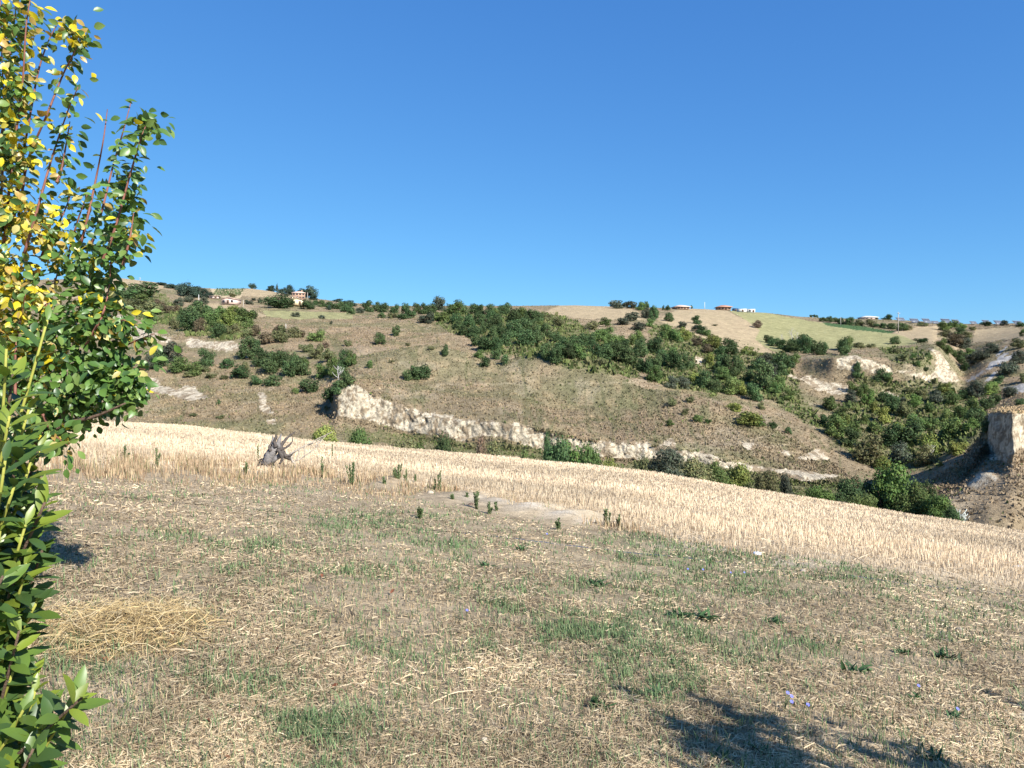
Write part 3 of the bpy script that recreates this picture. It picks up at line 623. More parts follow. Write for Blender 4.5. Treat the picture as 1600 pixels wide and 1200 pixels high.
def plant(tone, base, w, h, near=False, slim=False, wide_ok=True):
    NPL[0] += 1; k = NPL[0]
    treeish = h > 4.2 and h > .55 * w
    rz = random.uniform(0, 6.28); wy = w * random.uniform(.85, 1.1)
    base = np.array(base, float) - np.array((0, 0, .06 * h))
    if slim or treeish or near:
        r = empty('cypress_tree' if slim else 'tree', base, rz)
        c = bpy.data.objects.new('crown', proto('cypress' if slim else ('near' if near else 'tree'), k % (3 if near else 6), tone)); C.objects.link(c); c.parent = r; c.scale = (w, wy, h * 1.04)
        t = bpy.data.objects.new('trunk', TRUNK); C.objects.link(t); t.parent = r; t.scale = (h * .6, h * .6, h * .95)
        return r, 'tree'
    o = bpy.data.objects.new('bush', proto('bush', k % 9, tone)); C.objects.link(o)
    o.location = base; o.rotation_euler = (0, 0, rz); o.scale = (w, wy, h * 1.06)
    return o, 'bush'
def surf(px, y):
    i = int(np.clip(np.searchsorted(pxs, px), 0, NC - 1)); j = int(np.argmin(np.abs(YY2[:, i] - y))); return np.array((U[i] * YY2[j, i], YY2[j, i], ZZ2[j, i]))
def D(s): return s
d_, g_, o_l, y_, gy, b_, bl = 'dark green', 'green', 'olive', 'yellow-green', 'grey-green', 'brown', 'blue-green'
CL = [  # place phrase, group, transform, default tone, "x,base,w,h[,tone letter]" in crop units
 ('on the slope under the bare tan ridge, upper left', T1, d_, '140,190,140,80 235,172,150,72 110,232,120,70,g 200,250,170,80,o 290,272,130,70,o 330,240,80,60,b 370,270,90,60,b 280,312,90,70,g 90,180,70,60,g 240,215,120,60,g'),
 ('on the skyline left of the vineyard', T1, bl, '350,100,80,14 405,118,70,26 470,132,80,46 500,165,110,72 560,172,100,66 610,172,70,64 540,150,80,40 640,178,40,40'),
 ('beside the thin poles below the skyline trees', T1, gy, '450,222,70,50 515,200,80,50 600,212,60,40 430,255,60,40,b 560,218,60,36'),
 ('in the thicket right above the pale scars, left hill', T1, g_, '520,370,120,110,d 590,300,140,92,d 650,330,120,90 740,350,140,92,y 830,322,140,82 860,362,90,70 690,412,80,82,d 790,390,80,60,o 480,300,80,80,d 580,380,70,80,b 860,412,80,60,o 885,300,70,52,d'),
 ('in the same thicket, upper row, left hill', T1, g_, '545,270,90,60,d 620,262,80,52,d 700,282,90,62 780,288,90,62,y 660,385,90,70 730,392,80,60,o 470,345,70,70,d 430,360,60,50,o'),
 ('on the hilltop around the red roofed farmhouse', T1, bl, '885,112,52,32 1005,125,55,36 990,128,40,26 1100,152,85,56 1060,148,46,34 1180,152,80,52 1238,172,84,72 1085,166,60,26,e 1252,186,52,32 1205,160,60,50'),
 ('below the cream shed and farmhouse', T1, d_, '1045,232,165,66 1105,230,80,46 1215,242,92,52 1270,216,42,32 1310,226,52,36 1352,240,60,40 1405,240,62,42 1442,260,72,50 1480,272,52,46 1012,222,60,40'),
 ('by the farm track right of the farmhouse', T1, bl, '1400,198,60,22 1465,218,70,26 1350,246,20,30 1490,226,50,22 1440,214,40,20'),
 ('scattered in the tan terrace under the vineyard', T1, gy, '1150,286,62,28 1300,300,50,26 1360,331,22,20 930,206,30,26 870,211,62,30 770,171,52,20,o 900,192,40,18 690,178,30,24'),
 ('on the brown slope left of the white cliff top', T1, o_l, '1050,442,110,100 1140,412,84,62 1270,432,112,62,g 960,452,110,72,b 900,402,72,52,b 1460,466,62,42 1180,412,62,42,b 1330,470,50,36,b 1210,500,90,60 1050,385,80,50,b'),
 ('in the dark belt above the eroded slope', T1, d_, '870,540,110,112 930,582,112,122 990,622,112,132 1062,592,132,112 1112,642,122,152 1172,642,122,112 1190,592,82,82,g 900,510,80,70 1140,590,80,80 1030,560,80,60,g'),
 ('between the dark belt and the white cliff', T1, o_l, '1270,542,92,82 1342,562,112,92 1300,652,102,72,g 1380,642,102,112,g 1432,602,92,112,d 1442,702,112,92,d 1370,792,112,102,d 1402,742,72,72,d 1232,732,122,72,d 1150,746,42,32,g 1480,580,70,70,g 1425,650,80,80,d'),
 ('left of the dark belt, over the lower scar', T1, gy, '390,562,150,112,e 330,592,112,102,d 280,602,72,92 612,582,122,112,d 470,612,122,82,g 545,636,82,82,g 742,592,92,62,d 815,656,112,72,d 905,692,72,46,d 1012,696,102,62,d 850,612,72,52,o 685,812,28,36,d'),
 ('on the brown lower slope of the left hill', T1, o_l, '650,650,80,26 720,660,60,24 600,615,60,40 1330,842,30,26 500,650,60,30 540,880,50,18 700,890,70,22'),
 ('in the skyline tree line, middle of the ridge', T2a, d_, '30,160,90,70 140,190,90,60,e 220,176,120,92 300,172,100,90 380,182,120,100 480,192,120,92 590,192,110,110 700,196,80,82 780,200,90,92 860,196,120,102'),
 ('on the skyline beside the tall grey-green tree', T2a, d_, '930,165,150,122,e 1080,205,160,112,g 1180,202,110,100 1280,202,120,100 1360,212,100,100 1450,214,110,96 1560,205,110,90'),
 ('on the far slope under the skyline tree line', T2a, d_, '800,290,150,92,e 650,240,120,62 560,250,110,60 460,235,110,56,o 1000,262,130,80,g 900,262,110,60,g 350,240,90,50'),
 ('in the dense gully wood, left side, middle hill', T2a, d_, '1100,300,150,102 1220,332,130,122 1320,302,120,112 1180,412,120,112 1270,432,120,92 1400,332,120,112 1500,352,120,122 1470,442,110,102 1560,442,120,112 1130,360,110,90 1360,400,100,90 1440,250,110,80'),
 ('on the rounded brown spur, middle hill', T2a, d_, '500,422,80,92 330,502,100,100 700,852,170,150 775,852,130,120 620,862,90,82 230,742,80,72,g 1000,622,82,92 850,560,70,30,o 450,690,60,30,o 610,520,50,26,o'),
 ('along the gully below the spur, middle hill', T2a, d_, '1400,562,162,112 1500,652,112,112 1392,732,102,92 1500,560,110,100 1580,700,100,90 1290,520,100,80 1330,640,90,60,g'),
 ('in the dense gully wood, upper middle', T2b, d_, '160,180,120,92 250,252,160,122 400,262,150,112 480,262,120,102 100,270,110,90 320,210,110,80,g 560,250,100,70,o 60,200,90,70,g 660,300,100,70,o'),
 ('in the dense gully wood, centre', T2b, d_, '330,382,150,142 420,382,120,122 240,402,150,142 180,482,130,122 350,482,160,132 450,442,150,112 560,402,120,112 120,400,110,110 90,500,110,90 530,350,110,80,g'),
 ('in the dense gully wood, right of centre', T2b, d_, '640,442,112,92 560,602,132,132 640,642,122,132 700,562,142,142 820,522,122,132 880,482,122,112 950,472,122,102 1050,442,132,92,g 1120,422,122,92,g 760,600,110,110 860,600,120,110,g'),
 ('in the dense gully wood, right lower edge', T2b, d_, '1000,562,130,120 1100,602,180,142 1200,622,180,162 1290,562,152,132 1330,662,152,132 1380,462,122,112,g 1150,520,130,110,g 1240,480,110,100,g 1420,580,110,130 1040,660,110,70,o 1440,720,110,110'),
 ('on the skyline above the pale middle field', T2b, gy, '1200,132,150,82 1340,132,120,62 1470,142,70,80,d 1280,120,80,40 1420,150,70,60,g'),
 ('under the pale middle field', T2b, gy, '1340,252,120,62 1470,222,82,82 1250,282,120,62 1400,332,142,72 1540,242,76,112,d 1500,300,90,70,g 1100,300,100,60,g 980,330,100,60,o'),
 ('dotted over the tan field under the hipped houses', T3, o_l, '110,282,80,72,d 210,226,46,42,d 222,316,66,60,d 445,336,92,66,d 910,366,78,60,b 320,366,76,46,e 430,392,82,52,e 178,226,22,34,d 400,212,18,22,d 575,345,50,14'),
 ('in the wood at the foot of the tan field', T3, g_, '200,452,132,132 280,472,122,112 350,462,102,92,y 440,502,112,82,b 560,522,122,92,y 470,412,92,72,d 600,482,82,52 540,652,82,92,y 830,562,92,62,y 520,560,90,70,b 520,430,70,50'),
 ('in the gully wood under the tan field, left part', T3, d_, '110,562,132,112 180,652,132,132 280,692,152,162 370,682,132,142 250,622,122,112,g 110,782,122,112,g 240,832,112,92,e 340,842,102,82,e 420,782,112,92,y 120,680,110,100 60,720,100,120'),
 ('in the gully wood under the tan field, right part', T3, d_, '690,572,142,122 640,622,122,112 500,832,152,142 590,862,122,122 700,742,172,172 750,722,122,152 640,772,132,112,g 700,882,152,132,g 770,882,112,112,y 880,932,142,142 610,700,110,80'),
 ('on the gully bank left of the pale cliff band', T3, d_, '850,782,112,112 960,852,152,202 1010,762,112,122,e 1080,742,152,162 1150,672,132,122 960,652,132,92,e 1040,642,102,82,g 1080,842,112,102,g 1160,922,122,92,g 1050,882,112,82,g 910,700,100,90 1200,640,100,70,g'),
 ('in the dark hedge below the green field', T3, d_, '1000,482,92,62 1050,512,112,62 1110,532,102,66 1170,552,112,82 1240,542,132,122 1290,562,112,122 1380,572,132,124 1590,572,92,122 1190,520,100,70 1330,540,100,90 1140,545,80,50'),
 ('on the bare brown spur right of the middle', T3, g_, '740,1012,122,72,y 840,1122,202,92,y 920,1132,142,82 450,1102,82,52 220,1132,82,52 245,982,72,60,o 350,1042,62,52,o 380,952,72,42,o 1040,1152,92,62,d 530,1112,52,42 1160,1192,62,52,d 940,1002,62,52,o'),
 ('in the hedge line below the solar panels', T4, d_, '20,312,62,30 80,322,72,40 160,332,72,50 230,342,82,62 310,346,82,52,o 400,352,82,52,o 480,362,82,42 560,372,92,52 640,386,92,62 690,380,70,40,o 120,322,60,36'),
 ('on the skyline by the far white roof', T4, d_, '540,286,60,44 505,281,60,18 85,282,22,16 -42,278,26,26 -68,266,30,24 -26,280,28,20 445,284,30,12'),
 ('under the row of solar panels', T4, g_, '960,382,100,62 1040,372,132,62 1110,372,92,52 1080,422,102,62,d 980,432,92,52,o 1200,382,62,32,o 1300,345,80,34,d 1440,345,60,40,e 1570,352,60,36,d 1150,440,80,50,o 800,352,80,26,o'),
 ('along the hedge and lone spots beside the green field', T4, d_, '25,572,92,112 200,532,124,94,g 190,577,102,62 585,492,92,62 790,476,122,42 310,520,90,40,o 400,515,80,30,o'),
 ('in the narrow gully under the solar panels', T4, gy, '950,522,82,72,g 1000,572,92,72,g 1050,502,162,92,b 1130,522,102,82 1110,652,82,112,d 1130,702,72,82,d 1200,642,122,82 1280,612,122,72 1340,562,102,72 1160,585,90,60,g 1060,600,70,60,g'),
 ('on the knoll between the two pale cliff bands', T4, g_, '660,622,112,52,o 730,602,62,42 770,662,62,42 830,702,42,32,d 280,742,92,92,d 480,782,112,92,d 540,772,82,62 300,682,42,52,d 600,560,80,30,o'),
 ('in the valley thicket, upper left part', T4, g_, '80,1002,162,132,d 170,1052,172,132 250,952,142,152,e 330,902,152,142,e 380,962,132,132,d 500,942,142,122,d 560,1022,152,152,d 500,1102,162,142,d 420,1030,120,110,y 250,870,110,90,e 640,960,110,90'),
 ('in the valley thicket, upper right part', T4, g_, '660,1062,152,152 740,982,152,132 840,1022,142,132 900,952,142,112,y 980,872,132,92 1040,962,152,122,d 1130,922,172,152,d 1230,902,172,152,d 1330,882,152,122,e 800,900,120,80,o 700,880,100,70,o'),
 ('in the valley thicket, left of the shaded cliff', T4, d_, '1200,1032,182,162 1300,1002,172,152 1100,1092,152,152,g 980,1102,152,152,g 1180,1182,152,152 1060,1192,132,142,y 1270,1100,130,130 1380,960,120,110 1300,1180,110,110'),
 ('in the valley thicket, lower middle part', T4, g_, '860,1142,152,142 750,1162,172,152 620,1202,152,132,d 430,1192,172,132,d 270,1192,162,142,d 110,1172,172,152,d 350,1110,120,100 200,1130,110,100,e 20,1120,110,110,d'),
 ('on the far right slope above the shaded cliff', T4, d_, '1560,972,92,72 1480,732,152,102,e 1560,642,102,92,e 1592,422,62,52,g 1550,522,90,60,o 1480,910,110,80,e 1400,800,90,60 1600,790,90,60,o'),
 ('in the valley thicket, bottom by the field trees', T5, d_, '820,222,112,100,g 872,262,112,100 962,332,162,142 1042,262,132,122 1122,252,152,132 1202,302,142,142,g 1082,332,122,112 1292,232,142,132,g 1182,342,102,102,g 1402,182,122,122 1322,292,92,72,y 1010,360,110,90'),
]
br = 'bright green'
TL = {'g': g_, 'd': d_, 'o': o_l, 'y': y_, 'e': gy, 'b': b_, 'l': bl}
for phrase, T, dt, s in CL:
    items = []
    for tkn in s.split():
        p = tkn.split(','); x, yb_, w, h = map(float, p[:4]); tone = TL[p[4]] if len(p) > 4 else dt
        (px, py), = T([(x, yb_)]); k = T([(1, 0)])[0][0] - T([(0, 0)])[0][0]
        P, j, i = hill_at(px, py); w_, h_ = w * k / F * P[1], h * k / F * P[1]
        e_ = 1.3 if T in (T2a, T2b) else .88 if 'valley thicket' in phrase else 1.14
        e_ *= random.uniform(.85, 1.15)
        if 'valley' in phrase and random.random() < .55: tone = random.choice([g_, g_, o_l, y_, gy, 'bright green'])
        o, kind = plant(tone, P, w_ * e_, h_ * e_); items.append((px, tone, kind, o, w_))
    for tone in set(i[1] for i in items):
        for kind in ('bush', 'tree'):
            it = sorted([i for i in items if i[1] == tone and i[2] == kind], key=lambda i: i[0])
            for n_, i in enumerate(it):
                od = '' if len(it) == 1 else ('rightmost ' if n_ == len(it) - 1 else ORD[min(n_, 11)] + ' ')
                lab = f'{od}{tone} {kind} {phrase}'.replace('from left dark', 'from left, dark')
                tag(i[3], lab, kind, 'bushes on the far hillside' if kind == 'bush' else 'trees on the far hillside')
P, j, i = hill_at(433, 460)
o, k = plant(bl, P, 4.2, 9.5, slim=True); tag(o, 'dark slim cypress standing on the hilltop left of the farmhouse', 'tree')

# bushes and trees just beyond the far edge of the stubble
NEAR = [(1085, 718, 66, 74, o_l, 'olive bush beyond the stubble edge right of the wispy willow bush'), (1042, 700, 62, 72, gy, 'pale wispy grey-green bush at the stubble edge under the cliff band'),
        (1115, 722, 46, 76, g_, 'small green bush between olive bush and yellowish bush at field edge'), (1150, 728, 50, 78, y_, 'bright yellowish green bush on the far edge of the stubble'), (1195, 738, 46, 76, o_l, 'low olive bush behind the stubble, under the last white clay'),
        (1228, 745, 26, 78, gy, 'small grey-green shrub left of the big field-edge trees'),
        (562, 672, 46, 76, g_, 'small green bush at the field edge right of the dead stump'), (505, 668, 50, 74, y_, 'pale yellowish bush at the field edge just behind the dead stump'), (624, 680, 56, 80, o_l, 'low olive bush at the field edge under the tall white cliff'),
        (660, 682, 40, 82, g_, 'green bush under the cliff, left of its darker neighbour'), (694, 683, 46, 84, d_, 'dark green bush at the field edge below the cliff middle'), (770, 690, 46, 86, o_l, 'olive bush below the lower end of the white cliff'),
        (752, 680, 34, 95, b_, 'brownish bush on the bank beneath the white cliff'), (828, 696, 40, 86, g_, 'green bush left of the big sunlit field-edge bush'), (868, 688, 56, 88, d_, 'dark bush forming the left half of the field-edge clump'),
        (897, 679, 58, 90, br, 'largest green bush in the clump at the middle of the field edge'), (922, 694, 44, 87, g_, 'green bush on the right flank of the middle field-edge clump'), (945, 708, 34, 84, y_, 'yellowish bush at the right end of the middle field-edge clump'),
        (1000, 716, 40, 88, o_l, 'low olive bush between the middle clump and the willow bush'), (855, 664, 22, 110, d_, 'small dark bush standing on the white clay above the clump')]
for px, pt, wp, y, tone, lab in NEAR:
    wp *= 1.22; b = surf(px, y); z1 = float(rows_to_z(pt - 3, y)); h = max(z1 - b[2], 1.2)
    r = bpy.data.objects.new('bush', proto('near', int(px) % 3, tone)); C.objects.link(r); r.location = b; r.scale = (wp / F * y, wp / F * y, h); r.rotation_euler = (0, 0, px)
    tag(r, lab, 'bush', 'bushes just beyond the field edge')
for px, pt, wp, y, tone, lab in [(1283, 757, 60, 72, br, 'low leafy green tree at the left end of the field-edge grove'), (1322, 742, 62, 76, d_, 'dark green tree second from left in the field-edge grove'), (1352, 728, 64, 80, d_, 'dark tree left of the tallest tree in the field-edge grove'),
                                 (1390, 718, 84, 78, br, 'tallest bright green tree in the middle of the field-edge grove'), (1428, 746, 64, 76, g_, 'green tree right of the tallest one in the field-edge grove'), (1452, 735, 40, 82, d_, 'narrow tree leaning out at the right of the field-edge grove'),
                                 (1462, 770, 58, 73, br, 'low spreading tree near the right end of the field-edge grove'), (1484, 786, 36, 72, d_, 'smallest dark tree at the right end of the field-edge grove'), (1340, 764, 60, 70, g_, 'low front tree hiding the dark trunks of the grove')]:
    b = surf(px, y); z1 = float(rows_to_z(pt, y)); h = z1 - b[2]
    r, _ = plant(tone, b, wp / F * y * 1.05, h * .97, near=True); tag(r, lab, 'tree', 'trees of the grove at the field edge')

# bare trees
def bare(px, py, hp, lab, col=(.42, .39, .35), y=None):
    b = hill_at(px, py)[0] if y is None else surf(px, y); h = hp / F * b[1]; m = MB()
    m.tube(curve_pts([(0, 0, -.2), (.03 * h, 0, .35 * h), (-.02 * h, 0, .7 * h), (.03 * h, 0, h)], 8), [max(.03 * h, .12), .05], 5, col)
    for k in range(9):
        z = h * random.uniform(.3, .85); a = random.uniform(0, 6.28); l = h * random.uniform(.15, .34)
        m.tube(curve_pts([(0, 0, z), (math.cos(a) * l * .6, math.sin(a) * l * .6, z + l * .4), (math.cos(a) * l, math.sin(a) * l, z + l)], 4), [max(.012 * h, .07), .03], 4, col)
    r = empty('bare_tree', b); m.build('trunk', M['deadwood'], r); tag(r, lab, 'tree', 'leafless trees')
bare(527, 600, 28, 'pale leafless tree beside the white cliff top', (.5, .47, .43))
bare(1237, 536, 24, 'tallest grey leafless tree in the hedge under the green field')
bare(1221, 537, 15, 'thin grey leafless tree left of the taller one in the hedge')
bare(1245, 536, 17, 'thin grey leafless tree right of the taller one in the hedge')
bare(1454, 719, 24, 'pale leafless trunk standing in front of the valley thicket', (.6, .57, .5))
bare(1498, 818, 36, 'wispy grey-white leafless shrub right of the field-edge grove', (.5, .52, .47), 72)
bare(1507, 822, 30, 'second wispy grey-white shrub, rightmost by the field edge', (.5, .52, .47), 72)

# vineyard rows
for k in range(11):
    m = MB(); vs = []
    p0 = np.array((333 + k * 4.0, 463.5 - abs(k - 5) * .1)); p1 = p0 + np.array((6.5, -11.0))
    pts = [hill_at(*(p0 + (p1 - p0) * t))[0] for t in np.linspace(0, 1, 7)]
    pts = curve_pts(pts, 30)
    n = 200; pp = pts[rng.integers(0, 30, n)] + rng.normal(0, 1, (n, 3)) * np.array((.12, 1.2, .25)) + np.array((0, 0, .7))
    a = rng.normal(size=(n, 3)); a /= np.linalg.norm(a, axis=1)[:, None]; b = np.cross(a, rng.normal(size=(n, 3))); b /= np.linalg.norm(b, axis=1)[:, None]
    m.add(np.stack([pp - a * .3, pp + b * .2, pp + a * .3, pp - b * .2], 1).reshape(-1, 3), np.arange(n * 4).reshape(-1, 4), None, (1, 1, 1))
    tag(m.build('vine_row', TM[d_]), ('leftmost' if k == 0 else 'rightmost' if k == 10 else ORD[k]) + ' row of vines in the small hilltop vineyard', 'vine row', 'rows of vines in the vineyard')

# ------------------------------------------------------------------ houses, sheds, poles and solar panels on the hilltops
def house(name, lab, cat, px, py, wp, hp, wall, roof, kind='hip', depth=8.0, floors=1, wins=3, rot=0.0, roofk=.4, chim=False, over=.5):
    b = hill_at(px, py)[0]; k = b[1] / F; w = wp * k; H = hp * k; hr = H * roofk; hw = H - hr
    r = empty(name, b - np.array((0, 0, .3)), rot); hw += .3
    x, d = w / 2, depth / 2
    MB().box((-x, -d, 0), (x, d, hw)).build('wall', wall, r)
    e = over; rx, ry = x + e, d + e; m = MB()
    if kind == 'hip':
        ins = min(rx, ry) * .75
        V = [(-rx, -ry, hw + .02), (rx, -ry, hw + .02), (rx, ry, hw + .02), (-rx, ry, hw + .02), (-rx, -ry, hw + .25), (rx, -ry, hw + .25), (rx, ry, hw + .25), (-rx, ry, hw + .25), (-rx + ins, 0, hw + hr), (rx - ins, 0, hw + hr)]
        m.add(V, [(0, 3, 2, 1), (0, 1, 5, 4), (1, 2, 6, 5), (2, 3, 7, 6), (3, 0, 4, 7), (4, 5, 9, 8), (6, 7, 8, 9)], [(5, 6, 9), (7, 4, 8)])
    elif kind == 'gable':      # ridge runs away from the viewer
        m.add([(-rx, -ry, hw), (0, -ry, hw + hr), (rx, -ry, hw), (-rx, ry, hw), (0, ry, hw + hr), (rx, ry, hw), (-rx, -ry, hw + .22), (0, -ry, hw + hr + .22), (rx, -ry, hw + .22), (-rx, ry, hw + .22), (0, ry, hw + hr + .22), (rx, ry, hw + .22)],
              [(6, 7, 10, 9), (7, 8, 11, 10), (0, 3, 4, 1), (1, 4, 5, 2), (0, 1, 7, 6), (1, 2, 8, 7), (4, 3, 9, 10), (5, 4, 10, 11), (3, 0, 6, 9), (2, 5, 11, 8)])
        MB().add([(-x, -d + .01, hw), (x, -d + .01, hw), (0, -d + .01, hw + hr * .98), (-x, d - .01, hw), (x, d - .01, hw), (0, d - .01, hw + hr * .98)], [(0, 3, 5, 2), (1, 2, 5, 4), (0, 1, 4, 3)], [(0, 1, 2), (4, 3, 5)]).build('gable_wall', wall, r)
    else: m.add([(-rx, -ry, hw + .01), (rx, -ry, hw + .01), (rx, ry, hw + hr), (-rx, ry, hw + hr), (-rx, -ry, hw + .2), (rx, -ry, hw + .2), (rx, ry, hw + hr + .2), (-rx, ry, hw + hr + .2)], [(0, 3, 2, 1), (4, 5, 6, 7), (0, 1, 5, 4), (1, 2, 6, 5), (2, 3, 7, 6), (3, 0, 4, 7)])
    ro = m.build('roof', roof, r)
    if chim: MB().box((w * .18, -.4, hw + hr * .4), (w * .18 + .9, .5, hw + hr + .8)).build('chimney', wall, ro)
    fh = hw / floors
    for f in range(floors):
        for i in range(wins):
            cx = -x + w * (i + .5) / wins
            dr = f == 0 and i == wins // 2
            z0 = f * fh + (.3 if dr else fh * .35); z1 = f * fh + fh * .82; ww = min(.7, w / wins * .3)
            o = MB().box((cx - ww, -d - .06, z0), (cx + ww, -d - .005, z1)).build('door' if dr else 'window', M['bark'] if dr else M['glass'], r)
    return tag(r, lab, cat, None)
house('farmhouse', 'two-storey brown farmhouse with pale tiled roof among dark hilltop trees', 'house', 466, 468, 19, 12.5, M['wall_brown'], M['roof_pale'], 'hip', 10, 2, 4, .25, .3, True)
house('shed', 'cream gabled shed with pale wall below the brown farmhouse', 'shed', 465, 477.5, 18, 11, M['wall_cream'], M['roof_pale'], 'gable', 9, 1, 2, .15, .35)
house('shed', 'low cream annex at the left of the gabled shed', 'shed', 457, 467.5, 8, 4, M['wall_cream'], M['roof_pale'], 'shed', 5, 1, 2, .1, .2)
house('ruined_house', 'pale pink ruined house with dark openings under the vineyard', 'house', 361, 475.5, 21, 9.5, M['wall_pink'], M['roof_pale'], 'gable', 8, 1, 3, -.15, .28)
house('shed', 'pale low shed under the left end of the vineyard', 'shed', 336, 466.5, 13, 4, M['wall_pink'], M['roof_pale'], 'shed', 5, 1, 2, 0, .3)
house('house', 'low house with pinkish hipped roof at the left of the ridge', 'house', 1063, 483.5, 20, 7, M['wall_brown'], M['roof_pale'], 'hip', 9, 1, 4, .2, .55, False, 1.0)
house('house', 'low brown house with hipped tiled roof beside the blue shed', 'house', 1129, 484.5, 20, 8, M['wall_brown'], M['roof'], 'hip', 10, 1, 4, -.1, .5, False, 1.2)
house('shed', 'small dark blue shed between the hipped house and white sheds', 'shed', 1148.5, 485.8, 7, 4.2, M['wall_blue'], M['wall_blue'], 'shed', 4, 1, 1, 0, .15, False, .1)
house('shed', 'long white shed right of the blue shed on the ridge', 'shed', 1158, 487.5, 12, 4.8, M['wall_white'], M['wall_white'], 'shed', 5, 1, 1, 0, .12, False, .1)
house('shed', 'rightmost white shed on the ridge with a dark bush before it', 'shed', 1171, 488.6, 11, 5.4, M['wall_white'], M['wall_white'], 'shed', 5, 1, 2, .05, .12, False, .1)
house('farm_building', 'far low building with white roof on the skyline left of the panels', 'building', 1356, 497.5, 22, 5, M['wall_pink'], M['wall_white'], 'hip', 9, 1, 3, .1, .6, False, .6)

def pole(px, py, hp, lab, arm=True, y=None, pale=False):
    b = hill_at(px, py)[0]; h = hp / F * b[1]; r = empty('utility_pole', b)
    MB().tube([(0, 0, -.5), (0, 0, h)], [.2, .14], 7).build('pole', M['wall_white'] if pale else M['timber'], r)
    if arm:
        MB().box((-.9, -.35, h - .9), (.9, -.2, h - .7)).build('crossarm', M['metal'], r)
        for x in (-.75, 0, .75): MB().tube([(x, -.28, h - .7), (x, -.28, h - .35)], [.07, .05], 6).build('insulator', M['wall_white'], r)
    tag(r, lab, 'utility pole', 'utility poles on the hills')
pole(218, 445, 11, 'utility pole on the bare tan ridge at far left'); pole(309, 473, 12, 'pale pole in front of the skyline trees by the vineyard', False, pale=True)
pole(317, 473, 7, 'short pole right of the pale pole by the vineyard', False); pole(379, 481, 12, 'thin pole on the terrace below the ruined house', False)
pole(446, 520, 14, 'thin pole low on the terrace below the round dark bush', False); pole(1312, 509, 13, 'thin pole in the hedge at the top of the green field', False)
pole(1403, 521, 33, 'tall pole left of the solar panels at the green field corner', True); pole(1100, 484, 12, 'thin mast on the skyline between the two hipped houses', False, pale=True)
pole(479, 470, 13, 'pale pole in front of the hilltop trees right of the farmhouse', False)

def panel(px, py, wp, hp, lab):
    b = hill_at(px, py)[0]; k = b[1] / F; w = wp * k * 1.08; h = hp * k * 1.15; r = empty('solar_panel', b, .35)
    m = MB(); m.box((-w / 2, -.1, -h * .62), (w / 2, 0, h * .62)); t = m.build('panel', M['pv'], r)
    f = MB(); n = 6
    for i in range(n + 1): f.box((-w / 2 + w * i / n - .05, -.16, -h * .62), (-w / 2 + w * i / n + .05, -.101, h * .62))
    for i in range(4): f.box((-w / 2, -.2, -h * .62 + h * 1.24 * i / 3 - .05), (w / 2, -.161, -h * .62 + h * 1.24 * i / 3 + .05))
    fo = f.build('frame', M['metal'], t)
    t.rotation_euler = (R(-42), 0, 0); t.location = (0, 0, .1 + h * .45)
    for s in (-.25, .25): MB().tube([(w * s, .25, -.6), (w * s, .25, .1 + h * .45)], .14, 7).build('post', M['metal'], r)
    return tag(r, lab, 'solar panel', 'solar panels on the ridge')
PN = [(1406, 502, 15, 5), (1429, 505.5, 16, 6), (1447, 505.5, 14, 7), (1461, 506, 13, 4), (1478, 506, 17, 7), (1493, 506, 13, 6), (1521, 507, 12, 4), (1540, 507, 14, 6), (1559, 507.5, 15, 6), (1590, 508, 18, 6)]
for k, (a, b, w, h) in enumerate(PN): panel(a, b, w, h, ('leftmost' if k == 0 else 'rightmost' if k == 9 else ORD[k]) + ' tilted dark solar panel in the row on the right ridge')
# ------------------------------------------------------------------ foreground: pear tree, laurel, stump, weeds
def at(px, py, y): return np.array(((px - CX) / F * y, y, CAMZ - (py - HZ) / F * y))
def gpt(px, py): return ground_at(np.array([float(px)]), np.array([float(py)]))[0]

def leaves(P, dirs, nrm, L_, W_, col, fold=.25, droop=.2):
    """leaf blades: base at P, along dirs, folded on the midrib; 8 vertices each"""
    N = len(P); d = dirs / (np.linalg.norm(dirs, axis=1)[:, None] + 1e-9)
    s = np.cross(d, nrm); s /= np.linalg.norm(s, axis=1)[:, None] + 1e-9; n = np.cross(s, d)
    L1 = L_[:, None]; w = W_[:, None] / 2; rows = []
    for t, ww in ((0.0, .12), (.22, .75), (.5, 1.0), (.78, .66)):
        c = P + d * L1 * t - n * L1 * droop * t * t
        rows += [c - s * w * ww + n * w * ww * fold, c, c + s * w * ww + n * w * ww * fold]
    rows.append(P + d * L1 - n * L1 * droop)
    V = np.stack(rows, 1).reshape(-1, 3); k = 13; b = np.arange(N)[:, None] * k; q = []
    for r in range(3):
        for e in range(2): q.append(b + np.array([r * 3 + e, r * 3 + e + 1, r * 3 + e + 4, r * 3 + e + 3]))
    t = [b + np.array([9, 10, 12]), b + np.array([10, 11, 12])]
    return V, np.concatenate(q), np.concatenate(t), np.repeat(col, k, 0)
def unit(v): return v / (np.linalg.norm(v, axis=1)[:, None] + 1e-9)

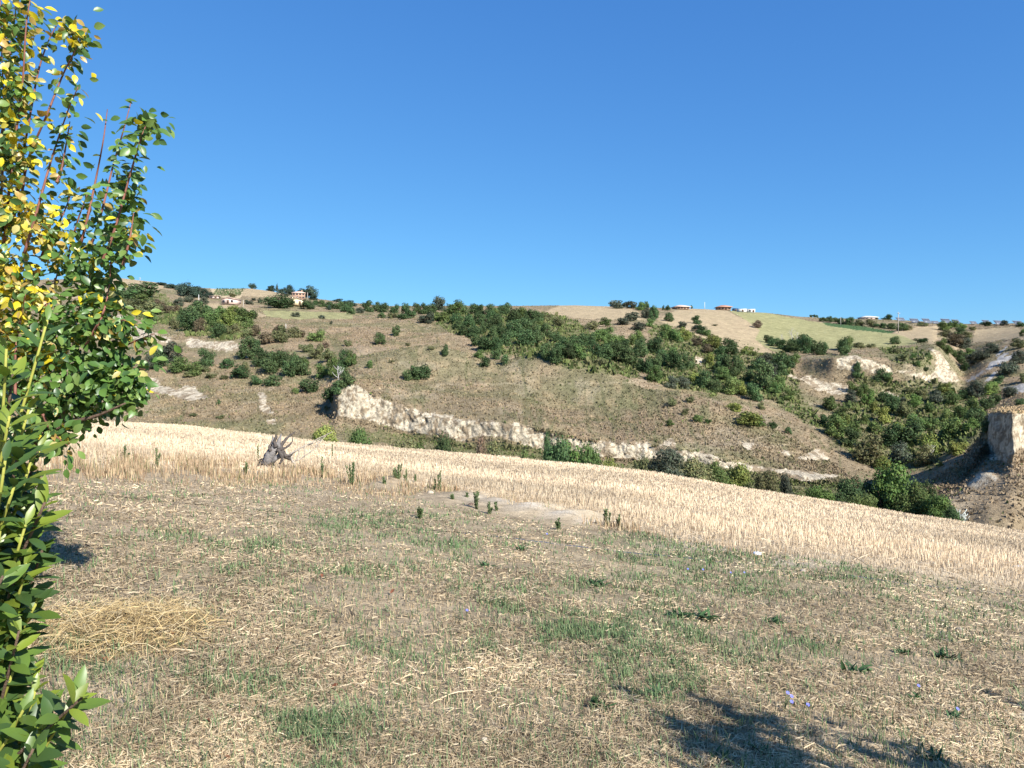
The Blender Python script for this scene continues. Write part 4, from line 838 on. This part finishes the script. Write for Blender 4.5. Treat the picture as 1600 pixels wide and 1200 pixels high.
# --- pear tree
PB = gpt(-60, 960); PBx = np.array((-4.05, 5.4, 0)); PBx[2] = float(ground(PBx[0], PBx[1]))
pear = empty('pear_tree', (0, 0, 0))
tag(pear, 'young fruit tree with green and yellow leaves on upright reddish shoots, left', 'tree')
def sh(pts, y0=5.4, dy=.35):
    o = random.uniform(-dy, dy); return [at(a, b, y0 + o + .1 * k * random.uniform(-.6, .6)) for k, (a, b) in enumerate(pts)]
c8 = lambda pts: [(a / 3.158, b / 3.158) for a, b in pts]
c6 = lambda pts: [(a / 3.75, 380 + b / 3.75) for a, b in pts]
SH = [  # crop points, n leaves, yellow share, leafy-from, leafy-to
    (c8([(60, 1150), (100, 850), (150, 560), (190, 350), (240, 200), (300, 90)]), 46, .25, .0, 1.0), (c8([(90, 1150), (130, 820), (230, 570), (310, 370), (370, 250), (410, 150)]), 70, .55, .0, 1.0),
    (c8([(120, 1250), (180, 1050), (250, 800), (330, 560), (385, 430)]), 55, .30, 0, .95), (c8([(280, 900), (300, 850), (325, 720), (345, 600)]), 46, .1, .1, 1), (c8([(400, 1200), (440, 1040), (480, 850), (510, 690), (530, 540)]), 26, .05, 0, .42),
    (c8([(440, 1240), (500, 1050), (560, 810), (610, 640), (650, 490)]), 62, .08, 0, .72), (c8([(500, 1300), (560, 1150), (640, 870), (690, 700), (735, 580)]), 110, .05, 0, 1), (c8([(200, 1280), (240, 1180), (310, 1060), (352, 950)]), 46, .75, 0, 1),
    (c8([(-30, 1100), (10, 700), (45, 300), (72, 100), (90, -90)]), 110, .35, 0, 1), (c8([(-10, 1200), (10, 900), (20, 600), (10, 300), (0, -60)]), 120, .5, 0, 1), (c8([(20, 1200), (60, 800), (110, 420), (130, 120), (160, -60)]), 90, .4, 0, 1),
    (c8([(-120, 1200), (-100, 700), (-60, 200), (-40, -150)]), 110, .4, 0, 1), (c8([(-220, 1200), (-220, 700), (-190, 250), (-160, -100)]), 110, .3, 0, 1), (c8([(-60, 1300), (-40, 1000), (0, 700), (40, 450)]), 100, .6, 0, 1),
    (c8([(330, 1290), (380, 1100), (430, 960)]), 40, .2, 0, 1), (c8([(600, 1330), (640, 1180), (660, 1050)]), 60, .15, 0, 1), (c8([(-300, 1300), (-330, 800), (-330, 400)]), 90, .3, 0, 1),
    (c6([(90, 900), (90, 660), (110, 500), (150, 300)]), 60, .5, 0, 1), (c6([(340, 1062), (450, 1030), (560, 995), (740, 930)]), 80, .06, .2, 1), (c6([(600, 700), (700, 620), (800, 570), (905, 530)]), 22, .1, .55, 1), (c6([(480, 800), (600, 760), (740, 730), (850, 740)]), 80, .06, 0, 1),
    (c6([(420, 900), (560, 850), (700, 800), (840, 880)]), 90, .05, 0, 1), (c6([(500, 600), (600, 420), (640, 250), (650, 60)]), 90, .2, 0, 1), (c6([(420, 520), (480, 330), (500, 150), (520, 0)]), 90, .12, 0, 1), (c6([(200, 620), (260, 400), (330, 200), (350, 60)]), 60, .35, 0, 1),
    (c6([(560, 560), (660, 500), (720, 450), (760, 480)]), 60, .1, 0, 1), (c6([(250, 1000), (300, 1100), (350, 1150), (400, 1190)]), 46, .1, 0, 1)]
YEL = np.array([(.56, .45, .02), (.62, .50, .035), (.50, .42, .06), (.50, .44, .17), (.40, .27, .07)]); GRN = np.array([(.075, .15, .034), (.105, .195, .04), (.055, .115, .034), (.15, .225, .055)])
LP, LD, YP, YD = [], [], [], []
tm = MB(); root = PBx
limbs = [[root, root + (.02, 0, .5), at(-40, 700, 5.5), at(-20, 500, 5.4), at(0, 300, 5.4)], [root + (.01, 0, .35), at(20, 720, 5.35), at(90, 660, 5.3), at(130, 560, 5.3)], [root + (0, 0, .45), at(-120, 640, 5.5), at(-180, 450, 5.5)], [at(20, 720, 5.35), at(90, 668, 5.3), at(150, 650, 5.25), at(196, 630, 5.2)]]
for k, lb in enumerate(limbs): tm.tube(curve_pts(lb, 14), [(.055, .030, .03, .022)[k], .006], 8)
tm.build('trunk', M['bark'], pear, True)
for pts, nl, ys, f0, f1 in SH:
    C3 = curve_pts(sh(pts), 24); m = MB(); m.tube(C3, [.011, .003], 6); m.build('branch', M['shoot'], pear, True)
    t = f0 + (f1 - f0) * rng.random(int(nl * 1.3)) ** .9; ii = np.clip((t * 23).astype(int), 0, 22); fr = (t * 23 - ii)[:, None]
    p = C3[ii] * (1 - fr) + C3[ii + 1] * fr
    tang = unit(C3[ii + 1] - C3[ii]); out = rng.normal(size=(len(p), 3)); out -= tang * (out * tang).sum(1)[:, None]; out = unit(out)
    spur = rng.random(len(p)) ** 2 * .17; p = p + out * spur[:, None] + tang * spur[:, None] * .5
    dr = unit(out * .85 + tang * .25 + np.array((0, 0, -.5)) + rng.normal(0, .2, out.shape))
    yl = rng.random(len(p)) < ys * np.clip(1.25 - t * .5, .3, 1)
    LP.append(p[~yl]); LD.append(dr[~yl]); YP.append(p[yl]); YD.append(dr[yl])
# leafy masses (column, row, half width, half height, number of leaves, share of yellow)
for a, b, w, h, nl, ys in [(130, 600, 70, 50, 300, .04), (175, 590, 42, 48, 190, .03), (200, 615, 28, 36, 90, .02), (120, 520, 58, 50, 240, .12), (100, 640, 55, 40, 200, .05), (62, 685, 50, 34, 140, .1), (150, 478, 42, 50, 150, .2), (138, 420, 34, 44, 110, .15),
                           (55, 560, 60, 70, 230, .2), (15, 620, 60, 80, 200, .1), (186, 530, 30, 34, 70, .15), (14, 330, 34, 50, 120, .5), (14, 430, 40, 50, 150, .6), (62, 350, 34, 44, 80, .7), (15, 150, 36, 60, 110, .35), (18, 50, 40, 50, 110, .4),
                           (10, 500, 46, 50, 120, .6), (52, 465, 36, 40, 80, .6), (90, 385, 26, 44, 60, .5), (-120, 300, 110, 260, 600, .3), (-150, 560, 130, 120, 420, .15), (28, 230, 30, 60, 80, .5), (108, 45, 16, 22, 28, .6), (122, 60, 16, 20, 24, .55), (228, 192, 15, 18, 36, .0), (200, 300, 20, 40, 60, .05), (185, 370, 26, 34, 80, .08)]:
    nl = int(nl * (1.5 if a < 75 else 1.2)); d = rng.normal(size=(nl, 3)); d = unit(d) * rng.random((nl, 1)) ** .45
    yc = 5.35; p = np.stack([(a + d[:, 0] * w - CX) / F * yc, yc + d[:, 1] * (w / F * yc) * 1.0, CAMZ - (b + d[:, 2] * h - HZ) / F * yc], -1)
    dr = unit(rng.normal(size=(nl, 3)) + np.array((0, -.2, -.45))); yl = rng.random(nl) < ys
    LP.append(p[~yl]); LD.append(dr[~yl]); YP.append(p[yl]); YD.append(dr[yl])
def leafset(name, P, Dd, cols, parent, l0=.068, l1=.014, asp=.60, m=None):
    P = np.concatenate(P); Dd = np.concatenate(Dd); N = len(P); up = unit(np.array((.30, -.60, .42)) + rng.normal(0, .62, (N, 3)))
    ln = np.clip(rng.normal(l0, l1, N), l0 * .5, l0 * 1.5)
    V, q, t, c = leaves(P, Dd, up, ln, ln * asp * rng.uniform(.85, 1.15, N), colmix(N, cols, np.ones(len(cols)) / len(cols), .2), .28, .22)
    return mesh_obj(name, V, [q, t], m or M['leaf'], c, parent, smooth=True)
leafset('crown', LP, LD, GRN, pear); tag(leafset('yellow_leaves', YP, YD, YEL, pear, .066), 'yellowed leaves')

# --- laurel shrub at the lower left, close to the camera
laurel = empty('laurel_shrub', (0, 0, 0)); tag(laurel, 'glossy broad-leaved evergreen shrub with yellow-green leaves at the lower left', 'shrub')
LB = np.array((-1.62, 2.25, 0)); LB[2] = float(ground(LB[0], LB[1]))
TIPS = [(122, 1082, 2.05), (128, 1090, 1.95), (20, 1050, 2.05), (70, 1130, 2.0), (52, 1170, 1.95), (15, 1150, 2.0), (80, 1100, 2.15), (30, 985, 2.0), (58, 940, 2.05), (42, 880, 2.0), (66, 860, 2.1), (40, 820, 2.0), (55, 790, 2.1), (70, 785, 2.0), (22, 760, 1.95), (48, 722, 2.05), (30, 700, 2.0), (15, 650, 1.95),
        (74, 500, 2.15), (20, 585, 2.05), (10, 545, 2.0), (45, 640, 2.1), (5, 900, 1.9), (0, 830, 1.95), (8, 720, 1.9), (-30, 600, 2.0), (-60, 700, 2.0), (-60, 850, 1.95), (-50, 1000, 2.0), (-80, 1100, 2.0), (0, 1000, 2.1), (20, 940, 2.2), (10, 1120, 2.2), (30, 1190, 2.1), (-40, 520, 2.2), (50, 1050, 2.2), (-100, 620, 2.1), (-120, 800, 2.1), (5, 680, 2.2), (30, 760, 2.25), (30, 840, 2.25), (38, 800, 2.15), (50, 845, 2.1), (20, 870, 2.1), (45, 905, 2.1), (15, 800, 2.05), (55, 755, 2.2), (36, 740, 2.15), (62, 820, 2.2), (25, 900, 2.0), (40, 960, 2.15), (10, 960, 2.0), (28, 1010, 2.1), (55, 1080, 2.1), (36, 1110, 2.0), (60, 700, 2.25), (45, 675, 2.2)]
P_, D_, N_, S_, CO = [], [], [], [], []
for k, (a, b, y) in enumerate(TIPS):
    tip = at(a, b, y); base = LB + np.array((random.uniform(-.12, .12), random.uniform(-.12, .12), max(0.02, (tip[2] - LB[2]) * random.uniform(.15, .5))))
    mid = base * .45 + tip * .55 + np.array((-.05, 0, -.03)); C3 = curve_pts([base, mid, tip], 16)
    m = MB(); m.tube(C3, [.008, .0035], 6); m.build('stem', M['gshoot'] if k % 3 != 1 else M['bark'], laurel, True)
    ln = np.linalg.norm(C3[-1] - C3[0]); n = int(8 + ln * 16); n = min(n, 24)
    for i in range(n):
        t = 1 - (i / n) ** 1.15 * .62; f = t * 15; j = min(int(f), 14); p = C3[j] + (C3[j + 1] - C3[j]) * (f - j); tg = C3[j + 1] - C3[j]; tg = tg / np.linalg.norm(tg)
        th = i * 2.4 + k; o = np.cross(tg, (0.2, 0.4, .9)); o /= np.linalg.norm(o); o2 = np.cross(tg, o); out = o * math.cos(th) + o2 * math.sin(th)
        spread = .55 + .5 * min(i / 6, 1); dr = tg * (1.1 - .6 * min(i / 5, 1)) + out * spread + np.array((0, 0, .05 - .12 * min(i / 8, 1)))
        P_.append(p); D_.append(dr); N_.append(tg * .8 + np.array((.3, -.35, .8)) + rng.normal(0, .22, 3)); S_.append(random.uniform(.068, .112) * (.6 if i < 2 else 1)); young = i < 5
        CO.append(np.array((.17, .225, .03) if young and k % 2 else (.10, .165, .03) if random.random() < .55 else (.05, .095, .026)) * random.uniform(.8, 1.2))
P_, D_, N_, S_, CO = map(np.array, (P_, D_, N_, S_, CO))
V, q, t, c = leaves(P_, D_, N_, S_, S_ * rng.uniform(.30, .40, len(S_)), CO, .22, .16)
mesh_obj('foliage', V, [q, t], M['leaf'], c, laurel, smooth=True)

# --- weathered uprooted stump in the long grass
sg = gpt(428, 733); SY = sg[1]; sk = SY / F
def sp(X, Y, dy=0.0): return np.array(((380 + X / 10 - CX) * sk, SY + dy, sg[2] + (733 - (660 + Y / 10)) * sk))
stump = empty('dead_stump', tuple(sg)); GW = (.215, .20, .19); DW = (.10, .085, .075); PW = (.38, .33, .27)
def sadd(name, lst, colr, rough=.18):
    m = MB()
    for pts, r, n in lst: m.tube(curve_pts(pts, 14) - sg, r, n, colr, rough)
    return m.build(name, M['deadwood'], stump, False)
sadd('trunk', [([sp(335, 680, .1), sp(370, 610), sp(420, 520), sp(480, 430), sp(540, 380, .1)], [.08, .14, .165, .13, .08], 14), ([sp(440, 640), sp(500, 580, -.05), sp(560, 520), sp(590, 450, .05)], [.05, .08, .08, .05], 10)], GW, .2)
sadd('root_plate', [([sp(540, 390, .1), sp(600, 470, .05), sp(660, 540, .1), sp(720, 600, .2)], [.10, .085, .08, .04], 8), ([sp(330, 690), sp(310, 590, .1), sp(390, 430, .2), sp(470, 260, .25), sp(468, 200, .25)], [.10, .06, .055, .05, .015], 7), ([sp(300, 600), sp(310, 660), sp(300, 740)], [.09, .08, .03], 7)], DW, .3)
for pts, r in [([sp(500, 400), sp(470, 320), sp(462, 200)], [.11, .07, .012]), ([sp(540, 390), sp(560, 290), sp(595, 180)], [.10, .06, .012]), ([sp(560, 400, .1), sp(640, 270, .2), sp(775, 155, .3)], [.06, .04, .012]), ([sp(530, 380, -.1), sp(505, 300, -.1), sp(530, 215, -.15)], [.06, .045, .01]),
               ([sp(350, 680, -.1), sp(420, 690, -.15), sp(490, 680, -.2)], [.05, .04, .01]), ([sp(560, 420, -.1), sp(620, 480, -.2), sp(640, 560, -.2), sp(600, 640, -.2)], [.06, .05, .03]), ([sp(320, 620, -.1), sp(260, 660, -.1), sp(190, 700, 0)], [.05, .03, .01]), ([sp(310, 600), sp(270, 580, .1), sp(200, 610, .1)], [.04, .025, .008]), ([sp(580, 430), sp(680, 380, .1), sp(740, 300, .2), sp(730, 230, .2)], [.045, .03, .02, .007]), ([sp(640, 520), sp(720, 520, .1), sp(800, 460, .1)], [.05, .03, .01]), ([sp(460, 440, -.15), sp(420, 380, -.1), sp(450, 300, 0)], [.05, .035, .01])]: sadd('root', [(pts, r, 7)], DW if r[0] < .065 else GW, .28)
for pts, r in [([sp(640, 540, .2), sp(720, 500, .2), sp(830, 430, .3), sp(1000, 340, .4)], [.05, .035, .015]), ([sp(960, 370, .35), sp(1080, 330, .4), sp(1180, 250, .5), sp(1290, 190, .5)], [.02, .022, .01]), ([sp(1080, 400, .3), sp(1170, 300, .4), sp(1250, 220, .4)], [.018, .018, .008]), ([sp(1000, 350, .3), sp(1120, 270, .4), sp(1350, 160, .4)], [.018, .015, .006]), ([sp(830, 430, .3), sp(840, 520, .2), sp(810, 600, .1)], [.03, .025, .012]), ([sp(740, 640, .1), sp(900, 560, .2), sp(1050, 450, .3), sp(1140, 380, .4)], [.025, .02, .01]), ([sp(720, 500, .2), sp(740, 600, .15), sp(800, 660, .1)], [.05, .04, .02]), ([sp(900, 400, .3), sp(920, 480, .3), sp(900, 560, .3)], [.02, .016, .008])]: sadd('branch', [(pts, r, 6)], PW, .3)
tag(stump, 'weathered grey uprooted stump with jagged roots at the stubble edge', 'stump')

# --- weeds, each one a plant of its own
def spike(px, py, hp, n, lab, col=(.12, .17, .07), wide=.5):
    b = gpt(px, py); h = hp / F * b[1]; r = empty('weed', b); m = MB(); P, Dd = [], []
    for k in range(n):
        a = random.uniform(0, 6.28); hh = h * (1 if k == 0 else random.uniform(.45, .95)); l = h * wide * (.1 if k == 0 else random.uniform(.2, .6))
        C3 = curve_pts([(math.cos(a) * .02, math.sin(a) * .02, -.03), (math.cos(a) * l * .6, math.sin(a) * l * .6, hh * .5), (math.cos(a) * l, math.sin(a) * l, hh)], 10)
        m.tube(C3, [.007, .004], 5, (.10, .12, .05)); nl = int(46 + hh * 60); t = rng.random(nl); ii = np.clip((t * 9).astype(int), 0, 8)
        P.append(C3[ii] + (C3[ii + 1] - C3[ii]) * (t * 9 - ii)[:, None]); az = rng.uniform(0, 6.28, nl); Dd.append(np.stack([np.cos(az), np.sin(az), rng.uniform(.8, 2.6, nl)], -1))
    m.build('stem', M['weed'], r); P = np.concatenate(P); Dd = np.concatenate(Dd); N = len(P); ln = rng.uniform(.045, .08, N)
    V, q, t, c = leaves(P, Dd, unit(rng.normal(size=(N, 3)) + (0, 0, .8)), ln, np.maximum(ln * .16, .8 * wmin(b[1])), colmix(N, [col, tuple(np.array(col) * .7), tuple(np.array(col) * 1.35)], [.5, .3, .2], .15))
    mesh_obj('foliage', V, [q, t], M['weed'], c, r); return tag(r, lab, 'weed', 'weeds in the grass')
for a in [(551, 759, 36, 6, 'bushy upright green weed in the long grass right of the stump'), (621, 757, 32, 9, 'densest dark green weed clump at the stubble edge, over a soil clod'), (599, 761, 14, 3, 'small weed left of the dense dark weed clump'), (634, 757, 22, 2, 'slim weed stalk just right of the dense dark weed clump'),
          (649, 756, 13, 2, 'short thin weed between the dense clump and the tall slim weed'), (688, 768, 32, 2, 'tall slim weed at the left end of the bare soil'), (680, 766, 16, 1, 'short stalk at the foot of the tall slim weed'), (656, 810, 16, 7, 'dark low weed alone in the meadow below the dense clump'),
          (744, 797, 28, 4, 'upright weed growing on the bare soil'), (765, 804, 18, 3, 'left of two close thin weeds under the bare soil'), (775, 800, 14, 3, 'right of two close thin weeds under the bare soil'), (707, 786, 12, 4, 'small spreading weed at the left end of the bare soil'), (729, 783, 12, 4, 'small weed just left of the upright weed on bare soil'),
          (948, 822, 25, 5, 'weed with two spikes at the right tip of the bare soil'), (967, 824, 18, 3, 'shorter weed just right of the two-spiked weed'), (873, 828, 16, 4, 'weed in the grass under the right half of the bare soil'), (404, 722, 26, 1, 'single green stalk left of the grey stump'), (502, 745, 30, 2, 'single green stalk right of the grey stump'),
          (195, 722, 26, 4, 'green weed in the long grass by the fruit tree'), (520, 718, 24, 1, 'thin dry stalk between the stump and the bushy weed'), (385, 742, 18, 4, 'low green weed in the long grass before the stump'), (245, 730, 28, 2, 'thin weed stalk in the long grass between fruit tree and stump')]: spike(*a)

def rosette(px, py, wp, hp, lab, n=46, col=(.05, .095, .035)):
    b = gpt(px, py); k = b[1] / F; w, h = wp * k * 1.2, hp * k * 1.15; az = rng.uniform(0, 6.28, n); el = rng.uniform(.1, 1.2, n)
    P = np.stack([rng.normal(0, w * .16, n), rng.normal(0, w * .12, n), 0 * az], -1); Dd = np.stack([np.cos(az) * np.cos(el), np.sin(az) * np.cos(el), np.sin(el) * min(1.6, 1.2 * h / w + .3)], -1)
    ln = rng.uniform(.2, .46, n) * w; V, q, t, c = leaves(P, Dd, unit(rng.normal(0, .3, (n, 3)) + (0, 0, 1)), ln, ln * rng.uniform(.16, .27, n), colmix(n, [col, tuple(np.array(col) * 1.5), tuple(np.array(col) * .7)], [.5, .3, .2], .15), .3, .3)
    o = mesh_obj('weed', V, [q, t], M['weed'], c); o.location = b; return tag(o, lab, 'weed', 'weeds in the grass')
for a in [(1060, 965, 50, 22, 'left half of the broad dark leafy weed patch in the green grass'), (1098, 970, 54, 20, 'right half of the broad dark leafy weed patch in the green grass'), (935, 1108, 44, 40, 'dark rosette weed with upright leaves at the lower middle'), (1026, 1090, 46, 38, 'grassy dark weed right of the upright rosette'),
          (1335, 1052, 50, 16, 'flat dark green weed in the lower right'), (1412, 1022, 26, 22, 'small dark weed above the flat weed, lower right'), (1482, 1124, 42, 22, 'grey-green rosette with a blue flower, lower right corner'), (932, 915, 34, 22, 'tufted weed in the middle of the meadow'), (1210, 975, 30, 26, 'pale tufted weed right of the broad weed patch'),
          (757, 885, 22, 12, 'small dark weed left of the meadow middle'), (1428, 1094, 34, 20, 'low weed left of the grey-green rosette, lower right'), (1190, 1180, 52, 16, 'low green weed in the tree shadow at the bottom'), (1130, 1190, 40, 20, 'left of the weeds in the tree shadow at the bottom'), (1450, 1185, 44, 20, 'green weed at the bottom near the right corner'), (815, 860, 20, 26, 'small upright tuft in the upper middle of the meadow'), (530, 1180, 40, 20, 'low tuft at the bottom left of centre'), (365, 1110, 30, 24, 'grey-green tuft at the lower left beyond the laurel'), (1480, 1030, 40, 18, 'low dark tuft near the right edge')]: rosette(*a)
def flowers(px, py, hp, n, lab):
    b = gpt(px, py); k = b[1] / F; h = hp * k; r = empty('chicory_plant', b); m = MB(); tips = []
    for i in range(n + 2):
        a = random.uniform(0, 6.28); l = h * random.uniform(.2, .7); p = [(0, 0, -.02), (math.cos(a) * l * .4, math.sin(a) * l * .4, h * .5), (math.cos(a) * l, math.sin(a) * l, h * random.uniform(.6, 1))]; tips.append(p[-1]); m.tube(curve_pts(p, 6), [.003, .002], 5, (.13, .15, .07))
    m.build('stem', M['weed'], r)
    for tpt in tips[:n]:
        f = MB(); s = max(.015, 1.05 * wmin(b[1]))
        for j in range(9):
            a = j * 6.283 / 9; dx, dy = math.cos(a), math.sin(a); f.add([(0, 0, 0), (dx * s * .6 - dy * s * .2, dy * s * .6 + dx * s * .2, .25 * s), (dx * s, dy * s, .3 * s), (dx * s * .6 + dy * s * .2, dy * s * .6 - dx * s * .2, .25 * s)], [(0, 1, 2, 3)])
        fo = f.build('flower', M['petal'], r); fo.location = tpt; fo.rotation_euler = (.7, .25, 0)
    return tag(r, lab, 'wildflower', 'chicory plants with blue flowers')
for a in [(1225, 1112, 26, 3, 'blue flowering stalks in the lower right foreground, most flowers'), (1258, 1120, 22, 1, 'single blue flower right of the three blue flowers'), (1090, 925, 40, 2, 'thin stalks with blue flowers behind the broad weed patch'), (1160, 915, 30, 2, 'thin blue flowering stalks right of the broad weed patch'), (1498, 1118, 18, 1, 'single blue flower beside the grey-green rosette'), (730, 970, 22, 1, 'single blue flower in the middle of the meadow'), (1438, 1084, 20, 1, 'single blue flower by the low weed at lower right'), (107, 812, 22, 1, 'blue flower in the shade of the fruit tree'), (855, 858, 24, 1, 'small blue flower in the upper middle of the meadow')]: flowers(*a)

# --- straw heap, clods, stones, sticks, dead leaves, litter
hb = gpt(190, 985); hp = 2.2
N = 4200; a = rng.uniform(0, 6.28, N); rr = np.sqrt(rng.random(N)); x = hb[0] + np.cos(a) * rr * .50 + rng.normal(0, .13, N); y = hb[1] + np.sin(a) * rr * .6 + rng.normal(0, .15, N)
z = ground(x, y) + .17 * (1 - rr ** 2) * rng.random(N) + .01
V, q, c = lying(np.stack([x, y, z], -1), rng.normal(.6, 1.2, N), rng.gamma(3, .034, N) + .03, np.maximum(rng.uniform(.002, .0045, N), .6 * wmin(y)), rng.normal(0, .32, N), colmix(N, [(.60, .455, .23), (.50, .37, .18), (.36, .25, .125), (.66, .54, .33)], [.35, .3, .2, .15], .2))
o = mesh_obj('straw_heap', V - hb, [q], M['blade'], c); o.location = hb; tag(o, 'loose low heap of golden straw beside the laurel shrub', 'straw heap')

def lump(name, px, py, wp, m, lab, cat, group, flat=.6, col=None):
    b = gpt(px, py); s = wp / F * b[1] / 2; n, k = 12, 7; V = []
    for i in range(k + 1):
        for j in range(n):
            ph = math.pi * i / k; th = 6.283 * j / n; d = np.array((math.sin(ph) * math.cos(th), math.sin(ph) * math.sin(th), math.cos(ph)))
            r = 1 + .5 * (float(vn2(d[0] * 1.6 + px, d[1] * 1.6 + d[2] * 2.1, 5)) - .5) + .25 * (float(vn2(d[0] * 4 + px, d[1] * 4 + d[2] * 4, 6)) - .5); V.append(d * r * s * np.array((1, .85, flat)))
    q = [(i * n + j, i * n + (j + 1) % n, (i + 1) * n + (j + 1) % n, (i + 1) * n + j) for i in range(k) for j in range(n)]
    o = mesh_obj(name, np.array(V), [np.array(q)], m, np.ones((len(V), 3)) if col is None else np.tile(col, (len(V), 1))); o.location = b + np.array((0, 0, s * flat * .35)); o.rotation_euler = (0, 0, px)
    return tag(o, lab, cat, group)
M['clod'] = mat('dark_soil_clod', (.15, .10, .075), .95, noise=[(8, .6, 1.4)], bump=[(12, .03)])
for a in [(755, 1163, 16, M['stone'], 'pale upright stone at the bottom left of centre', 1.0), (790, 1140, 13, M['stone'], 'small pale stone right of the upright stone at the bottom', .5), (1500, 985, 12, M['stone'], 'pale stone in the grass near the right edge', .5), (1255, 893, 10, M['stone'], 'small pale stone below the stubble edge on the right', .5), (470, 1145, 14, M['stone'], 'pale stone at the lower left of centre', .5), (672, 772, 12, M['stone'], 'whitish stone at the left tip of the bare soil', .7)]: lump('stone', a[0], a[1], a[2], a[3], a[4], 'stone', 'stones in the grass', a[5])
for a in [(607, 758, 15, 'dark soil clod under the dense dark weed clump'), (736, 791, 12, 'dark clod on the bare soil left of the upright weed'), (777, 793, 7, 'small clod at the left end of the pale soil streak'), (724, 789, 8, 'small clod left of the larger clod on the bare soil'), (733, 774, 7, 'clod above the upright weed at the stubble edge'), (820, 792, 6, 'tiny clod on top of the pale soil streak'), (893, 812, 6, 'tiny clod on the right half of the pale soil streak')]: lump('soil_clod', a[0], a[1], a[2], M['clod'], a[3], 'clod', 'clods on the bare soil', .6)
for px, py, w, lab in [(1183, 866, 16, 'crumpled white plastic scrap at the foot of the stubble'), (1592, 887, 16, 'white plastic scrap at the right edge below the stubble')]: lump('litter', px, py, w, M['white_litter'], lab, 'litter', None, .35)
for px, py, l, a, lab in [(560, 1076, 26, -.7, 'short pale stick at the lower left of centre'), (712, 1090, 60, .5, 'longest pale stick lying in the lower middle of the meadow'), (595, 771, 22, .25, 'pale stick lying in front of the dense weed clump'), (270, 1022, 60, .1, 'pale straight stick beside the straw heap'), (430, 960, 44, 0.0, 'thin pale stick left of the meadow middle'), (1540, 1160, 40, .1, 'pale stick at the right edge near the bottom'), (1530, 872, 22, .05, 'pale stick lying on the stubble at the right'), (1300, 1060, 40, -.8, 'slanting dry stalk left of the flat weed')]:
    b = gpt(px, py); ln = l / F * b[1]; m = MB(); m.tube(curve_pts([(-ln / 2, 0, .015), (0, .03 * ln, .03), (ln / 2, 0, .02)], 6), [max(.005, 1.1 * wmin(b[1]) / 2), .003], 6)
    o = m.build('stick', mat('pale_stick', (.58, .46, .31), .8, noise=[(30, .7, 1.3)]) if 'pale_stick' not in bpy.data.materials else bpy.data.materials['pale_stick']); o.location = b; o.rotation_euler = (0, 0, a); tag(o, lab, 'stick', 'sticks in the grass')
for px, py, lab in [(503, 905, 'rusty dead leaf left of the meadow middle'), (416, 899, 'small rusty dead leaf farther left of the meadow middle'), (518, 1080, 'reddish dead leaf at the lower left of centre'), (268, 998, 'dark red dead leaf on the straw heap'), (170, 1038, 'rusty dead leaf below the straw heap'), (595, 988, 'brown dead leaf in the lower middle of the meadow'), (430, 1022, 'brown dead leaf right of the straw heap'), (330, 1135, 'reddish dead leaf at the bottom left'), (610, 930, 'rusty dead leaf near the meadow middle'), (362, 1192, 'dark red dead leaf at the bottom edge'), (860, 838, 'orange dead leaf below the bare soil')]:
    b = gpt(px, py); n = 1; V, q, t, c = leaves(np.array([[0, 0, .02]]), np.array([[random.uniform(-1, 1), random.uniform(-1, 1), .25]]), np.array([[.2, -.5, .8]]), np.array([.05]), np.array([.032]), np.ones((1, 3)), .5, -.3)
    o = mesh_obj('dead_leaf', V, [q, t], M['deadleaf'], c); o.location = b; tag(o, lab, 'dead leaf', 'dead leaves on the meadow')

# --- trees to the right of the camera that throw the shadows in the lower right corner
for cx, cy, top, w, lab in [(5.25, -.45, 4.35, 3.5, 'garden tree right of the camera, its shadow at the bottom'), (7.2, 1.15, 3.5, 2.3, 'small garden tree whose shadow falls at the right edge')]:
    z0 = float(ground(cx, cy)); r = empty('tree', (cx, cy, z0)); h = top - z0
    V, q, c = crown_arrays(int(cx * 10), 1900, 34, .045, .30, 1.0, (.03, .09)); mesh_obj('crown', V * np.array((w, w, h)), [q], TM[g_], c, r)
    m = MB(); m.tube(curve_pts([(0, 0, -.2), (.05, 0, h * .3), (0, .05, h * .6)], 8), [.09, .04], 8); m.build('trunk', M['bark'], r)
    tag(r, lab, 'tree')
